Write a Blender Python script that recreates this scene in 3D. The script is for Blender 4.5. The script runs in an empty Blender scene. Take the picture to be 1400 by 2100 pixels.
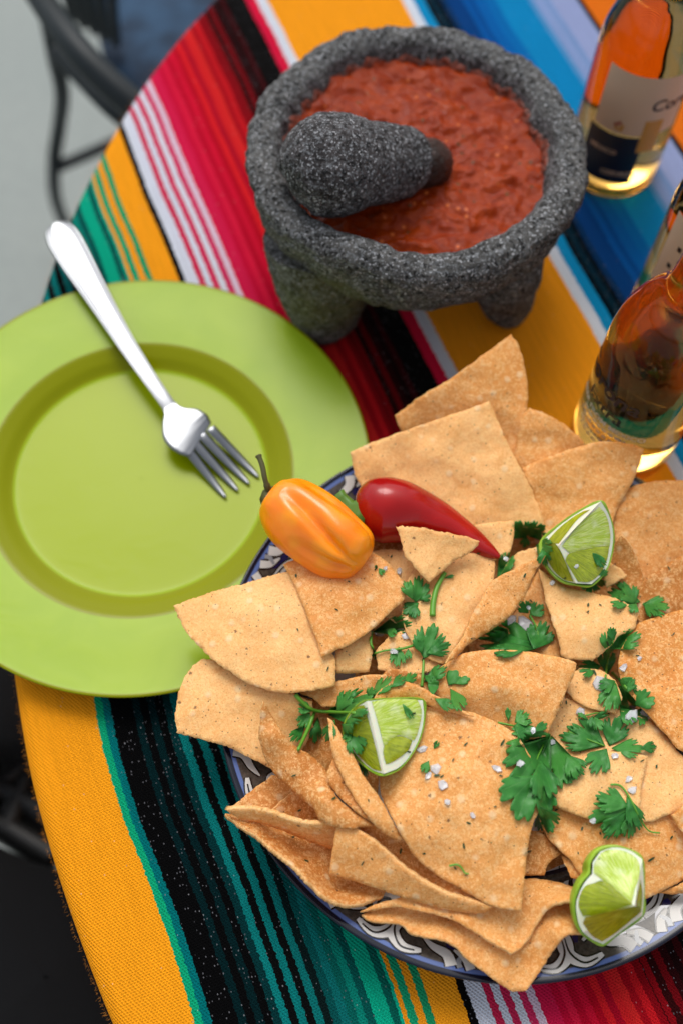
import bpy, bmesh, math, random
import numpy as np
from mathutils import Vector, Matrix, noise
from mathutils.bvhtree import BVHTree
from mathutils.geometry import delaunay_2d_cdt

rnd = random.Random(7)
SC = bpy.context.scene
COL = SC.collection
PI = math.pi

# ------------------------------------------------------------------ camera
FPX, PITCH, ROLL, CAMH = 2300.0, math.radians(65), math.radians(2.5), 0.66
SP, CP, SR, CR = math.sin(PITCH), math.cos(PITCH), math.sin(ROLL), math.cos(ROLL)
cam_d = bpy.data.cameras.new('camera'); cam = bpy.data.objects.new('camera', cam_d); COL.objects.link(cam)
SC.camera = cam
upl = Vector((0, SP, CP)); right = Vector((1, 0, 0)); fwd = Vector((0, CP, -SP))
rv = right * CR + upl * SR; uv_ = -right * SR + upl * CR
M = Matrix((rv, uv_, -fwd)).transposed().to_4x4(); M.translation = (0, 0, CAMH)
cam.matrix_world = M
cam_d.sensor_fit = 'VERTICAL'; cam_d.sensor_height = 36; cam_d.sensor_width = 24
cam_d.lens = FPX / 2100 * 36
cam_d.clip_start = 0.02; cam_d.clip_end = 100
cam_d.dof.use_dof = True; cam_d.dof.focus_distance = 0.615; cam_d.dof.aperture_fstop = 3.2

# ------------------------------------------------------------------ world, sun, exposure
SUN_EL, SUN_AZ = math.radians(56), math.radians(-14)     # azimuth from +Y towards +X
w = bpy.data.worlds.new('World'); SC.world = w; w.use_nodes = True
nt = w.node_tree; bg = nt.nodes['Background']
sky = nt.nodes.new('ShaderNodeTexSky'); sky.sky_type = 'NISHITA'; sky.sun_disc = False
sky.sun_elevation = SUN_EL; sky.sun_rotation = SUN_AZ; sky.air_density = 1.0; sky.dust_density = 3.0; sky.ozone_density = 1.0
hs = nt.nodes.new('ShaderNodeHueSaturation'); hs.inputs['Saturation'].default_value = 0.30
nt.links.new(sky.outputs[0], hs.inputs['Color']); nt.links.new(hs.outputs[0], bg.inputs[0]); bg.inputs[1].default_value = 0.15
sd = bpy.data.lights.new('sun', 'SUN'); sd.energy = 1.15; sd.angle = math.radians(28); sd.color = (1, .96, .9)
so = bpy.data.objects.new('sun', sd); COL.objects.link(so)
sdir = Vector((math.sin(SUN_AZ) * math.cos(SUN_EL), math.cos(SUN_AZ) * math.cos(SUN_EL), math.sin(SUN_EL)))
so.rotation_euler = sdir.to_track_quat('Z', 'Y').to_euler(); so.location = (0, 0, 3)
SC.view_settings.view_transform = 'Standard'; SC.view_settings.look = 'None'; SC.view_settings.gamma = 1
SC.view_settings.exposure = 0.28
SC.cycles.use_denoising = True
SC.cycles.max_bounces = 20; SC.cycles.transmission_bounces = 20; SC.cycles.transparent_max_bounces = 16; SC.cycles.diffuse_bounces = 4; SC.cycles.glossy_bounces = 5
SC.cycles.caustics_reflective = False

# ------------------------------------------------------------------ helpers
def up(px, py, z=0.0):
    u = px - 700.; v = 1050. - py
    u, v = CR * u - SR * v, SR * u + CR * v
    d = SP - v / FPX * CP; D = (CAMH - z) / d
    return Vector((u / FPX * D, (CP + v / FPX * SP) * D, z))
def raydir(px, py):
    return (up(px, py, 0) - Vector((0, 0, CAMH))).normalized()

def srgb(h, k=1.0):
    h = h.lstrip('#'); o = []
    for i in (0, 2, 4):
        c = int(h[i:i + 2], 16) / 255
        c = c / 12.92 if c <= .04045 else ((c + .055) / 1.055) ** 2.4
        o.append(c * k)
    return (*o, 1)

def tag(o, label=None, cat=None, group=None, kind=None):
    if label: o['label'] = label
    if cat: o['category'] = cat
    if group: o['group'] = group
    if kind: o['kind'] = kind
    return o

def mkobj(name, verts, faces, mat, parent=None, smooth=True, loc=None):
    me = bpy.data.meshes.new(name)
    verts = [Vector(v) for v in verts]
    off = Vector(loc) if loc is not None else Vector((0, 0, 0))
    if parent is not None: off = parent.matrix_world.translation.copy() if parent.get('_off') is None else Vector(parent['_off'])
    me.from_pydata([v - off for v in verts], [], faces); me.update()
    if smooth: me.polygons.foreach_set('use_smooth', [True] * len(me.polygons))
    o = bpy.data.objects.new(name, me); COL.objects.link(o)
    if mat: me.materials.append(mat)
    if parent is not None: o.parent = parent
    else: o.location = off
    o['_off'] = tuple(off)
    return o

def thing(name, loc, label, cat, group=None):
    o = bpy.data.objects.new(name, None); COL.objects.link(o); o.location = loc; o.empty_display_size = .01
    o['_off'] = tuple(loc)
    return tag(o, label, cat, group)

def centroid(vs):
    s = Vector((0, 0, 0))
    for v in vs: s += Vector(v)
    return s / len(vs)

def lathe(profile, n, cen, rfun=None, close_bottom=False):
    """profile [(r,z)], returns verts, faces"""
    V, Fc = [], []
    for r, z in profile:
        for k in range(n):
            a = 2 * PI * k / n
            rr, zz = (r, z) if rfun is None else rfun(r, z, a)
            V.append((cen[0] + rr * math.cos(a), cen[1] + rr * math.sin(a), cen[2] + zz))
    m = len(profile)
    for i in range(m - 1):
        for k in range(n):
            k2 = (k + 1) % n
            Fc.append((i * n + k, i * n + k2, (i + 1) * n + k2, (i + 1) * n + k))
    return V, Fc

def tube(path, radii, n=10, caps=True, prof=None):
    """path list of Vector; radii list (or (a,b) pairs)"""
    V, Fc = [], []
    P = [Vector(p) for p in path]; m = len(P)
    ref = Vector((0, 0, 1))
    for i, p in enumerate(P):
        t = (P[min(i + 1, m - 1)] - P[max(i - 1, 0)]).normalized()
        a = t.cross(ref)
        if a.length < .05: a = t.cross(Vector((0, 1, 0)))
        a.normalize(); b = a.cross(t).normalized()
        r = radii[i] if hasattr(radii, '__len__') else radii
        ra, rb = r if hasattr(r, '__len__') else (r, r)
        for k in range(n):
            an = 2 * PI * k / n
            q = a * math.cos(an) * ra + b * math.sin(an) * rb
            if prof: q = q * prof(i / (m - 1), an)
            V.append(p + q)
    for i in range(m - 1):
        for k in range(n):
            k2 = (k + 1) % n
            Fc.append((i * n + k, (i + 1) * n + k, (i + 1) * n + k2, i * n + k2))
    if caps:
        Fc.append(tuple(range(n))); Fc.append(tuple(reversed(range((m - 1) * n, m * n))))
    return V, Fc

def catmull(P, n=8, closed=False):
    P = [np.array(p, float) for p in P]; m = len(P); out = []
    rng = range(m if closed else m - 1)
    for i in rng:
        if closed: p0, p1, p2, p3 = P[(i - 1) % m], P[i], P[(i + 1) % m], P[(i + 2) % m]
        else: p0, p1, p2, p3 = P[max(i - 1, 0)], P[i], P[i + 1], P[min(i + 2, m - 1)]
        for k in range(n):
            t = k / n
            out.append(.5 * ((2 * p1) + (-p0 + p2) * t + (2 * p0 - 5 * p1 + 4 * p2 - p3) * t * t + (-p0 + 3 * p1 - 3 * p2 + p3) * t ** 3))
    if not closed: out.append(P[-1])
    return out

# ---- materials
def newmat(name):
    m = bpy.data.materials.new(name); m.use_nodes = True
    return m, m.node_tree, m.node_tree.nodes['Principled BSDF']
class NB:
    def __init__(s, nt): s.nt = nt
    def n(s, t, **k):
        x = s.nt.nodes.new(t)
        for a, b in k.items(): setattr(x, a, b)
        return x
    def l(s, a, b): s.nt.links.new(a, b)
    def val(s, sock, v):
        if isinstance(v, (int, float, tuple)): sock.default_value = v
        else: s.l(v, sock)
    def math(s, op, a, b=0.0, c=None, clamp=False):
        x = s.n('ShaderNodeMath', operation=op); x.use_clamp = clamp
        s.val(x.inputs[0], a); s.val(x.inputs[1], b)
        if c is not None: s.val(x.inputs[2], c)
        return x.outputs[0]
    def noise(s, vec, scale, detail=2, rough=.5, dist=0):
        x = s.n('ShaderNodeTexNoise'); s.l(vec, x.inputs['Vector'])
        x.inputs['Scale'].default_value = scale; x.inputs['Detail'].default_value = detail
        x.inputs['Roughness'].default_value = rough; x.inputs['Distortion'].default_value = dist
        return x.outputs['Fac']
    def vor(s, vec, scale, feat='F1', rand=1.0):
        x = s.n('ShaderNodeTexVoronoi', feature=feat); s.l(vec, x.inputs['Vector']); x.inputs['Scale'].default_value = scale
        x.inputs['Randomness'].default_value = rand
        return x
    def ramp(s, fac, stops, interp='LINEAR'):
        x = s.n('ShaderNodeValToRGB'); x.color_ramp.interpolation = interp
        el = x.color_ramp.elements
        while len(el) > 1: el.remove(el[-1])
        el[0].position = stops[0][0]; el[0].color = stops[0][1]
        for p, c in stops[1:]:
            e = el.new(p); e.color = c
        s.val(x.inputs[0], fac); return x.outputs[0]
    def mix(s, fac, a, b, mode='MIX'):
        x = s.n('ShaderNodeMix', data_type='RGBA', blend_type=mode); x.clamp_factor = True
        s.val(x.inputs[0], fac); s.val(x.inputs[6], a); s.val(x.inputs[7], b); return x.outputs[2]
    def ms(s, v, lo, hi, a=0., b=1.):
        x = s.n('ShaderNodeMapRange', interpolation_type='SMOOTHSTEP'); s.val(x.inputs[0], v)
        for i, q in enumerate((lo, hi, a, b)): x.inputs[i + 1].default_value = q
        return x.outputs[0]
    def bump(s, h, strength, dist, normal=None):
        x = s.n('ShaderNodeBump'); s.val(x.inputs['Height'], h); x.inputs['Strength'].default_value = strength
        x.inputs['Distance'].default_value = dist
        if normal: s.l(normal, x.inputs['Normal'])
        return x.outputs[0]
def W(v): return (v, v, v, 1)

def simple(name, col, rough=.5, metal=0, spec=.5, **k):
    m, nt, b = newmat(name); b.inputs['Base Color'].default_value = col; b.inputs['Roughness'].default_value = rough
    b.inputs['Metallic'].default_value = metal; b.inputs['Specular IOR Level'].default_value = spec
    for a, v in k.items(): b.inputs[a.replace('_', ' ')].default_value = v
    return m

# cloth -----------------------------------------------------------------
CA = math.radians(23.7)
STRIPES = [(-400, 'FFA51C'), (-56, '0EA676'), (-50, '006E70'), (-45, '060607'), (-39, '042124'), (-37.5, '060607'), (-32, '032023'), (-27.5, '060607'),
 (-23, '032023'), (-18.5, '060607'), (-15.5, '043234'), (-9.5, '0A7A78'), (-7.3, '0A0C0C'), (-2, '087472'), (3, '0A0C0C'), (5.8, '0A6E6C'), (11, '0A1A1A'),
 (12.6, '0A6A68'), (16, '06504F'), (18, '0A6A68'), (23, '08A884'), (24.8, '065E56'), (28, '088070'), (31, '0AA482'), (33.5, '05544E'), (36, '08A886'), (40, '067262'), (42, '0AA886'), (44.5, '065E52'), (47, '0AAE8A'), (53, 'F79A18'), (54.8, '18A070'),
 (59, 'FA9E1C'), (62.5, '1E9C68'), (66.5, 'FFA51E'), (73, '5AA040'), (74.8, 'FFA51E'), (82.6, '0C0B0A'), (88, 'D8DEEC'), (97, 'D02850'), (99.3, 'D8DEEC'),
 (105.8, 'D42C58'), (110.3, 'DCE0EC'), (113.8, 'D43060'), (119.3, 'E0C8DA'), (122.6, 'D81E4C'), (129, 'CC1038'), (133, 'DC1C40'), (138, 'C00C2C'), (142, 'D41434'), (147, 'BC0C24'), (151, 'DC2028'),
 (156, 'B00E26'), (160, 'D42226'), (163, 'B4101E'), (167, 'D82828'), (170, 'A80E1C'), (174.5, 'C81A22'), (178, '8C0A16'), (182, '3C080C'), (185, '8A0C16'), (188.5, '30080A'), (191, '6E0A12'), (195, '2C070A'),
 (198, '5A0A10'), (201, '1C0708'), (205, '3A0A0E'), (207.5, '0C0B0B'), (225, 'D81840'), (234.5, 'DCE2EE'), (243.5, 'FFA31E'), (347.5, 'DCE4F0'), (356, '1090C8'), (364, '04141C'), (369, '062838'), (371.5, '04121C'),
 (376, '08305A'), (379, '04182C'), (382, '0A4080'), (391, '0A58A4'), (396, '0A4C94'), (400, '0C62AE'), (408, '0C6CB4'), (417, '1088C4'), (445, '5A94C8'), (450, '88A0D0'), (456, '7A9ACC'), (460, '98A6D2'), (481, '101010'), (487, 'E8741A'), (540, '1090C8'), (560, 'DCE4F0')]
def cloth_material():
    m, nt, b = newmat('striped_wool'); q = NB(nt)
    uv = q.n('ShaderNodeUVMap'); uv.uv_map = 'cloth'
    sep = q.n('ShaderNodeSeparateXYZ'); q.l(uv.outputs[0], sep.inputs[0])
    s, t = sep.outputs[0], sep.outputs[1]        # metres
    vec = uv.outputs[0]
    # gentle sway of the stripes along their length and the drift of the left half
    mp = q.n('ShaderNodeMapping'); q.l(vec, mp.inputs[0]); mp.inputs['Scale'].default_value = (3, 9, 1)
    sway = q.math('MULTIPLY', q.math('SUBTRACT', q.noise(mp.outputs[0], 1.5, 1), .5), .005)
    tb_ = q.math('DIVIDE', q.math('SUBTRACT', t, .165), .06)
    wobl = q.math('MULTIPLY', q.math('MULTIPLY', q.math('POWER', 2.718, q.math('MULTIPLY', q.math('MULTIPLY', tb_, tb_), -1.)), .0055), q.ms(s, -.04, .02, 1, 0))
    mp2 = q.n('ShaderNodeMapping'); q.l(vec, mp2.inputs[0]); mp2.inputs['Scale'].default_value = (120, 420, 1)
    jag = q.math('MULTIPLY', q.math('SUBTRACT', q.noise(mp2.outputs[0], 1.0, 2, .7), .5), .0030)
    drift = q.math('MULTIPLY', q.ms(t, .05, .5), q.ms(s, .15, .24, -.0045, 0.0))
    se = q.math('ADD', q.math('ADD', q.math('ADD', q.math('ADD', s, .0075), wobl), sway), q.math('ADD', jag, drift))
    se = q.math('MINIMUM', se, q.math('SUBTRACT', 1.06, se))      # the blanket repeats mirrored past its middle
    smm = q.math('MULTIPLY', se, 1000)
    lo, hi = -400., 700.
    st = [((p - lo) / (hi - lo), srgb(c, .92)) for p, c in STRIPES]
    fac = q.math('DIVIDE', q.math('SUBTRACT', smm, lo), hi - lo)
    groups = [st[0:30], st[30:60], st[60:90], st[90:]]
    cols = [q.ramp(fac, [(0.0, g[0][1])] + g[0:] if g[0][0] > 0 else g, 'CONSTANT') for g in groups if g]
    groups = [g for g in groups if g]
    c = cols[0]
    for g, cc in zip(groups[1:], cols[1:]):
        c = q.mix(q.math('GREATER_THAN', fac, g[0][0]), c, cc)
    # streaky colour of the yarn
    mp3 = q.n('ShaderNodeMapping'); q.l(vec, mp3.inputs[0]); mp3.inputs['Scale'].default_value = (520, 24, 1)
    yn = q.noise(mp3.outputs[0], 1.0, 3, .6)
    c = q.mix(q.ms(yn, .36, .64, 0.0, .24), c, q.mix(1.0, c, (.62, .62, .62, 1), 'MULTIPLY'))
    # weave: diagonal twill ridges cut by picks
    d1 = q.math('ADD', q.math('MULTIPLY', s, 2 * PI / .0019), q.math('MULTIPLY', t, 2 * PI / .0032))
    wob = q.math('MULTIPLY', q.noise(vec, 160, 2), 3.0)
    tw = q.math('MULTIPLY_ADD', q.math('SINE', q.math('ADD', d1, wob)), .5, .5)
    d2 = q.math('MULTIPLY_ADD', q.math('SINE', q.math('ADD', q.math('MULTIPLY', t, 2 * PI / .0014), wob)), .5, .5)
    wv = q.math('ADD', q.math('MULTIPLY', tw, .7), q.math('MULTIPLY', d2, .35))
    fine = q.noise(vec, 2600, 3, .7)
    h = q.math('ADD', wv, q.math('MULTIPLY', fine, .6))
    c = q.mix(q.ms(wv, .0, .5, .5, 0.0), c, q.mix(1.0, c, (.62, .42, .30, 1), 'MULTIPLY'))
    # pale warp flecks showing between dark picks
    hsv = q.n('ShaderNodeSeparateColor', mode='HSV'); q.l(c, hsv.inputs[0])
    darkm = q.math('LESS_THAN', hsv.outputs[2], .11)
    mp4 = q.n('ShaderNodeMapping'); q.l(vec, mp4.inputs[0]); mp4.inputs['Scale'].default_value = (560, 400, 1); mp4.inputs['Rotation'].default_value = (0, 0, .12)
    vo = q.vor(mp4.outputs[0], 1.0, 'F1', .35)
    dot = q.ms(vo.outputs['Distance'], .13, .24, 1, 0)
    sc_ = q.n('ShaderNodeSeparateColor'); q.l(vo.outputs['Color'], sc_.inputs[0])
    lumpy = q.noise(vec, 60, 2)
    on = q.math('LESS_THAN', sc_.outputs[0], q.ms(lumpy, .35, .62, .06, .5))
    k = q.math('MULTIPLY', q.math('MULTIPLY', dot, on), darkm)
    anyd = q.math('MULTIPLY', q.math('MULTIPLY', dot, q.math('LESS_THAN', sc_.outputs[1], .025)), .3)
    c = q.mix(q.math('MULTIPLY', k, .42), c, srgb('8E8E94'))
    c = q.mix(anyd, c, srgb('DDDDE0'))
    q.l(c, b.inputs['Base Color']); b.inputs['Roughness'].default_value = .95; b.inputs['Specular IOR Level'].default_value = .05
    q.l(q.bump(h, .8, .0008), b.inputs['Normal'])
    return m

def chip_material(name, a, bcol, spot, toast):
    m, nt, b = newmat(name); q = NB(nt)
    tc = q.n('ShaderNodeTexCoord'); oi = q.n('ShaderNodeObjectInfo')
    off = q.n('ShaderNodeVectorMath', operation='ADD'); q.l(tc.outputs['Object'], off.inputs[0])
    cm = q.n('ShaderNodeCombineXYZ')
    r = oi.outputs['Random']
    q.l(q.math('MULTIPLY', r, 31.), cm.inputs[0]); q.l(q.math('MULTIPLY', r, 17.), cm.inputs[1]); q.l(q.math('MULTIPLY', r, 7.), cm.inputs[2])
    q.l(cm.outputs[0], off.inputs[1]); v = off.outputs[0]
    big = q.noise(v, 38, 3, .55, .4)
    mid = q.noise(v, 330, 4, .66, .3)
    fin = q.noise(v, 1100, 3, .7)
    c = q.mix(q.ms(big, .34, .68), a, bcol)
    c = q.mix(q.ms(mid, .47, .60, 0, .5), c, srgb('FBD092', .95))          # pale masa grain
    c = q.mix(q.ms(fin, .50, .62, 0, .7), c, toast)
    c = q.mix(q.ms(q.noise(v, 800, 2, .6), .57, .65, 0, .55), c, srgb('FFD794', .95))
    c = q.mix(q.ms(q.noise(v, 75, 4, .7, .8), .54, .76, 0, .75), c, toast)
    bl = q.vor(v, 120); blm = q.ms(bl.outputs['Distance'], .12, .34, 1, 0)
    blc = q.n('ShaderNodeSeparateColor'); q.l(bl.outputs['Color'], blc.inputs[0])
    blon = q.math('MULTIPLY', blm, q.math('LESS_THAN', blc.outputs[0], .45))
    c = q.mix(q.math('MULTIPLY', blon, .5), c, srgb('F9E0B4', .92))
    sp = q.vor(v, 95); dist = q.math('ADD', sp.outputs['Distance'], q.math('MULTIPLY', q.math('SUBTRACT', q.noise(v, 900, 3), .5), .22))
    spc = q.n('ShaderNodeSeparateColor'); q.l(sp.outputs['Color'], spc.inputs[0])
    spm = q.math('MULTIPLY', q.ms(dist, .04, .11, 1, 0), q.math('LESS_THAN', spc.outputs[1], min(1., spot * 4)))
    c = q.mix(q.math('MULTIPLY', spm, .8), c, srgb('6A4A34'))
    sp2 = q.vor(v, 290); d2 = sp2.outputs['Distance']
    s2c = q.n('ShaderNodeSeparateColor'); q.l(sp2.outputs['Color'], s2c.inputs[0])
    spm2 = q.math('MULTIPLY', q.ms(d2, .08, .16, 1, 0), q.math('LESS_THAN', s2c.outputs[2], min(1., spot * 4)))
    c = q.mix(q.math('MULTIPLY', spm2, .75), c, srgb('5A3A26'))
    # toasted or floury tint from chip to chip
    c = q.mix(q.math('MULTIPLY', r, .28), c, q.mix(1.0, c, (.93, .78, .62, 1), 'MULTIPLY'))
    q.l(c, b.inputs['Base Color'])
    q.l(q.ms(fin, .3, .7, .36, .62), b.inputs['Roughness']); b.inputs['Specular IOR Level'].default_value = .16
    b.inputs['Subsurface Weight'].default_value = .12; b.inputs['Subsurface Radius'].default_value = (1.0, .45, .2); b.inputs['Subsurface Scale'].default_value = .0025
    h = q.math('ADD', q.math('MULTIPLY', mid, 1.0), q.math('ADD', q.math('MULTIPLY', fin, .45), q.math('MULTIPLY', blon, .5)))
    h = q.math('SUBTRACT', h, q.math('MULTIPLY', spm, .3))
    q.l(q.bump(h, .42, .0010), b.inputs['Normal'])
    return m

def stone_material(name, base='4A4947', moss=False, wet=False):
    m, nt, b = newmat(name); q = NB(nt); tc = q.n('ShaderNodeTexCoord'); v = tc.outputs['Object']
    n1 = q.noise(v, 55, 4, .6); n2 = q.noise(v, 420, 4, .75, .3); vo = q.vor(v, 360); n3 = q.noise(v, 560, 2, .6)
    c = q.mix(q.ms(n1, .3, .7), srgb(base, .55), srgb(base, 1.5))
    c = q.mix(q.ms(n2, .48, .66, 0, .75), c, srgb('868A8E'))
    c = q.mix(q.ms(n3, .58, .67, 0, .7), c, srgb('C4C6CA'))
    pit = q.ms(q.noise(v, 300, 3, .6, .5), .36, .46, 1, 0)
    c = q.mix(q.math('MULTIPLY', pit, .88), c, srgb('0E0D0D'))
    if wet: c = q.mix(.82, c, q.mix(q.ms(n1, .35, .65), srgb('4A2212'), srgb('2A1A12')))
    if moss:
        sx = q.n('ShaderNodeSeparateXYZ'); q.l(v, sx.inputs[0])
        # lichen patch on the front left side below the lip
        dx = q.math('ADD', sx.outputs[0], .045); dy = q.math('ADD', sx.outputs[1], .085); dz = q.math('SUBTRACT', sx.outputs[2], .052)
        dd = q.math('SQRT', q.math('ADD', q.math('ADD', q.math('POWER', dx, 2.), q.math('POWER', dy, 2.)), q.math('POWER', dz, 2.)))
        mm = q.math('MULTIPLY', q.ms(dd, .018, .055, 1, 0), q.ms(n1, .25, .6, .4, 1))
        c = q.mix(q.math('MULTIPLY', mm, .6), c, srgb('5A5A26'))
    q.l(c, b.inputs['Base Color']); b.inputs['Roughness'].default_value = .35 if wet else .85
    b.inputs['Specular IOR Level'].default_value = .3
    h = q.math('SUBTRACT', q.math('MULTIPLY', n2, 1.), q.math('MULTIPLY', pit, .7))
    q.l(q.bump(h, .9, .0016), b.inputs['Normal'])
    return m

CHIP = [chip_material('pale_corn_chip', srgb('FFC986', .93), srgb('F6BA74', .93), .14, srgb('E8A45C', .9)),
        chip_material('golden_corn_chip', srgb('F2AF67', .93), srgb('E79F55', .93), .10, srgb('DC9048', .9)),
        chip_material('toasted_corn_chip', srgb('DC9550', .9), srgb('CC813D', .9), .09, srgb('C27A34', .9)),
        chip_material('freckled_corn_chip', srgb('E9A255', .93), srgb('DB8E42', .93), .3, srgb('D08540', .9))]
EDGE = chip_material('fried_chip_edge', srgb('F0C083', .95), srgb('E6AC68', .95), .03, srgb('CF9250', .9))
STONE = stone_material('basalt', moss=True); STONE2 = stone_material('dark_basalt', '3A3636'); STONEW = stone_material('sauce_wet_basalt', '3A241A', wet=True)
CLOTH = cloth_material()

def leaf_material():
    m, nt, b = newmat('cilantro_leaf'); q = NB(nt); tc = q.n('ShaderNodeTexCoord'); v = tc.outputs['Object']; oi = q.n('ShaderNodeObjectInfo')
    uv = q.n('ShaderNodeUVMap'); uv.uv_map = 'leaf'
    sx = q.n('ShaderNodeSeparateXYZ'); q.l(uv.outputs[0], sx.inputs[0])
    n = q.noise(v, 160, 3, .5)
    c = q.mix(q.ms(n, .3, .7), srgb('2A7430'), srgb('3E8E3C'))
    c = q.mix(q.math('MULTIPLY', oi.outputs['Random'], .75), c, srgb('55A044'))
    vein = q.ms(q.math('ABSOLUTE', q.math('SINE', q.math('MULTIPLY', sx.outputs[0], 9.0))), 0, .22, 1, 0)
    c = q.mix(q.math('MULTIPLY', vein, .35), c, srgb('6FAE5A'))
    q.l(c, b.inputs['Base Color']); b.inputs['Roughness'].default_value = .42; b.inputs['Specular IOR Level'].default_value = .4
    q.l(q.bump(q.math('SUBTRACT', n, q.math('MULTIPLY', vein, .6)), .4, .0006), b.inputs['Normal'])
    tr = q.n('ShaderNodeBsdfTranslucent'); q.l(q.mix(.5, c, srgb('6FB030')), tr.inputs[0])
    mx = q.n('ShaderNodeMixShader'); mx.inputs[0].default_value = .25
    q.l(b.outputs[0], mx.inputs[1]); q.l(tr.outputs[0], mx.inputs[2]); q.l(mx.outputs[0], nt.nodes['Material Output'].inputs[0])
    return m
LEAF = leaf_material()
STEM = simple('cilantro_stem', srgb('5E9A2C'), .4)
SALT = simple('salt_crystal', (.93, .94, .96, 1), .2, 0, .5, Transmission_Weight=.55, IOR=1.5)

# ------------------------------------------------------------------ ray registry (to lay things on one another)
REG = []   # (bvh, bbox)
def register(verts, faces, bbox=None):
    vs = [Vector(v) for v in verts]
    REG.append((BVHTree.FromPolygons(vs, [list(f) for f in faces]), bbox))
ORG = Vector((0, 0, CAMH))
def hit_z(px, py, bb=None):
    """height of the topmost thing the line of sight through (px,py) meets; table is 0"""
    d = raydir(px, py); best = 0.0; bd = 1e9
    for bvh, box in REG:
        if box and (px < box[0] - 3 or px > box[2] + 3 or py < box[1] - 3 or py > box[3] + 3): continue
        h = bvh.ray_cast(ORG, d)
        if h[0] is not None and h[3] < bd: bd = h[3]; best = h[0].z
    return best

# ------------------------------------------------------------------ sheet surfaces (chips, leaves, lime faces)
def tps(ctrl):
    P = np.array([(c[0] / 100., c[1] / 100.) for c in ctrl]); z = np.array([c[2] for c in ctrl]); n = len(P)
    def K(A, B):
        r2 = ((A[:, None] - B[None]) ** 2).sum(-1); return .5 * r2 * np.log(r2 + 1e-12)
    L = np.zeros((n + 3, n + 3)); L[:n, :n] = K(P, P) + np.eye(n) * .02; L[:n, n] = 1; L[:n, n + 1:] = P; L[n, :n] = 1; L[n + 1:, :n] = P.T
    wv = np.linalg.solve(L, np.concatenate([z, np.zeros(3)]))
    def f(Q):
        Q = np.asarray(Q) / 100.; return K(Q, P) @ wv[:n] + wv[n] + Q @ wv[n + 1:]
    return f

def smooth_outline(pts, step, rough, rg, sharp=34):
    P = [np.array(p[:2], float) for p in pts]; m = len(P)
    corner = []
    for i in range(m):
        a = P[i] - P[i - 1]; b = P[(i + 1) % m] - P[i]
        an = abs(math.degrees(math.atan2(a[0] * b[1] - a[1] * b[0], a @ b))); corner.append(an > sharp)
    out = []
    for i in range(m):
        p1, p2 = P[i], P[(i + 1) % m]
        p0 = p1 * 2 - p2 if corner[i] else P[i - 1]
        p3 = p2 * 2 - p1 if corner[(i + 1) % m] else P[(i + 2) % m]
        L = np.hypot(*(p2 - p1)); n = max(1, int(round(L / step)))
        for k in range(n):
            t = k / n
            q = .5 * ((2 * p1) + (-p0 + p2) * t + (2 * p0 - 5 * p1 + 4 * p2 - p3) * t * t + (-p0 + 3 * p1 - 3 * p2 + p3) * t ** 3)
            out.append(q)
    s1, s2 = rg.uniform(0, 99), rg.uniform(0, 99)
    res = []; n = len(out)
    for i, q in enumerate(out):
        t = out[(i + 1) % n] - out[i - 1]; L = np.hypot(*t) + 1e-9; nn = np.array([-t[1], t[0]]) / L
        k = noise.noise(Vector((q[0] * .17, q[1] * .17, s1))) * 1.3 + noise.noise(Vector((q[0] * .42, q[1] * .42, s2))) * .9 + noise.noise(Vector((q[0] * .05, q[1] * .05, s2))) * 1.2
        res.append(q + nn * k * rough)
    return res

def fill(outline, grid):
    """triangulate the outline with interior points; returns pts(list of 2D), tris"""
    P = [Vector((float(p[0]), float(p[1]))) for p in outline]; n = len(P)
    A = np.array(outline, float); x0, y0 = A.min(0); x1, y1 = A.max(0)
    Q = []
    yy = y0; row = 0
    while yy < y1:
        xx = x0 + (grid / 2 if row % 2 else 0)
        while xx < x1:
            Q.append((xx, yy)); xx += grid
        yy += grid * .87; row += 1
    Q = np.array(Q)
    if len(Q):
        inside = np.zeros(len(Q), bool); md = np.full(len(Q), 1e9)
        for i in range(n):
            a, b = A[i], A[(i + 1) % n]
            c = ((a[1] > Q[:, 1]) != (b[1] > Q[:, 1]))
            xi = (b[0] - a[0]) * (Q[:, 1] - a[1]) / ((b[1] - a[1]) if abs(b[1] - a[1]) > 1e-9 else 1e-9) + a[0]
            inside ^= c & (Q[:, 0] < xi)
            ab = b - a; tt = np.clip(((Q - a) @ ab) / (ab @ ab + 1e-9), 0, 1); dd = np.hypot(*(Q - a - tt[:, None] * ab).T); md = np.minimum(md, dd)
        Q = Q[inside & (md > grid * .45)]
    P += [Vector((float(a), float(b))) for a, b in Q]
    v, e, f, *_ = delaunay_2d_cdt(P, [(i, (i + 1) % n) for i in range(n)], [list(range(n))], 1, 1e-4, False)
    v = [(p.x, p.y) for p in v]; tris = []
    VA = np.array(v); FT = np.array([list(t) for t in f]); CC = VA[FT].mean(1); ins = np.zeros(len(CC), bool)
    for i in range(n):
        a, b = A[i], A[(i + 1) % n]
        c = ((a[1] > CC[:, 1]) != (b[1] > CC[:, 1])); xi = (b[0] - a[0]) * (CC[:, 1] - a[1]) / ((b[1] - a[1]) if abs(b[1] - a[1]) > 1e-9 else 1e-9) + a[0]
        ins ^= c & (CC[:, 0] < xi)
    for t, keep in zip(FT.tolist(), ins):
        if not keep: continue
        (ax, ay), (bx, by), (cx, cy) = v[t[0]], v[t[1]], v[t[2]]
        if (bx - ax) * (cy - ay) - (by - ay) * (cx - ax) > 0: t = t[::-1]     # y down: face the camera
        tris.append(tuple(t))
    return v, tris

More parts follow.
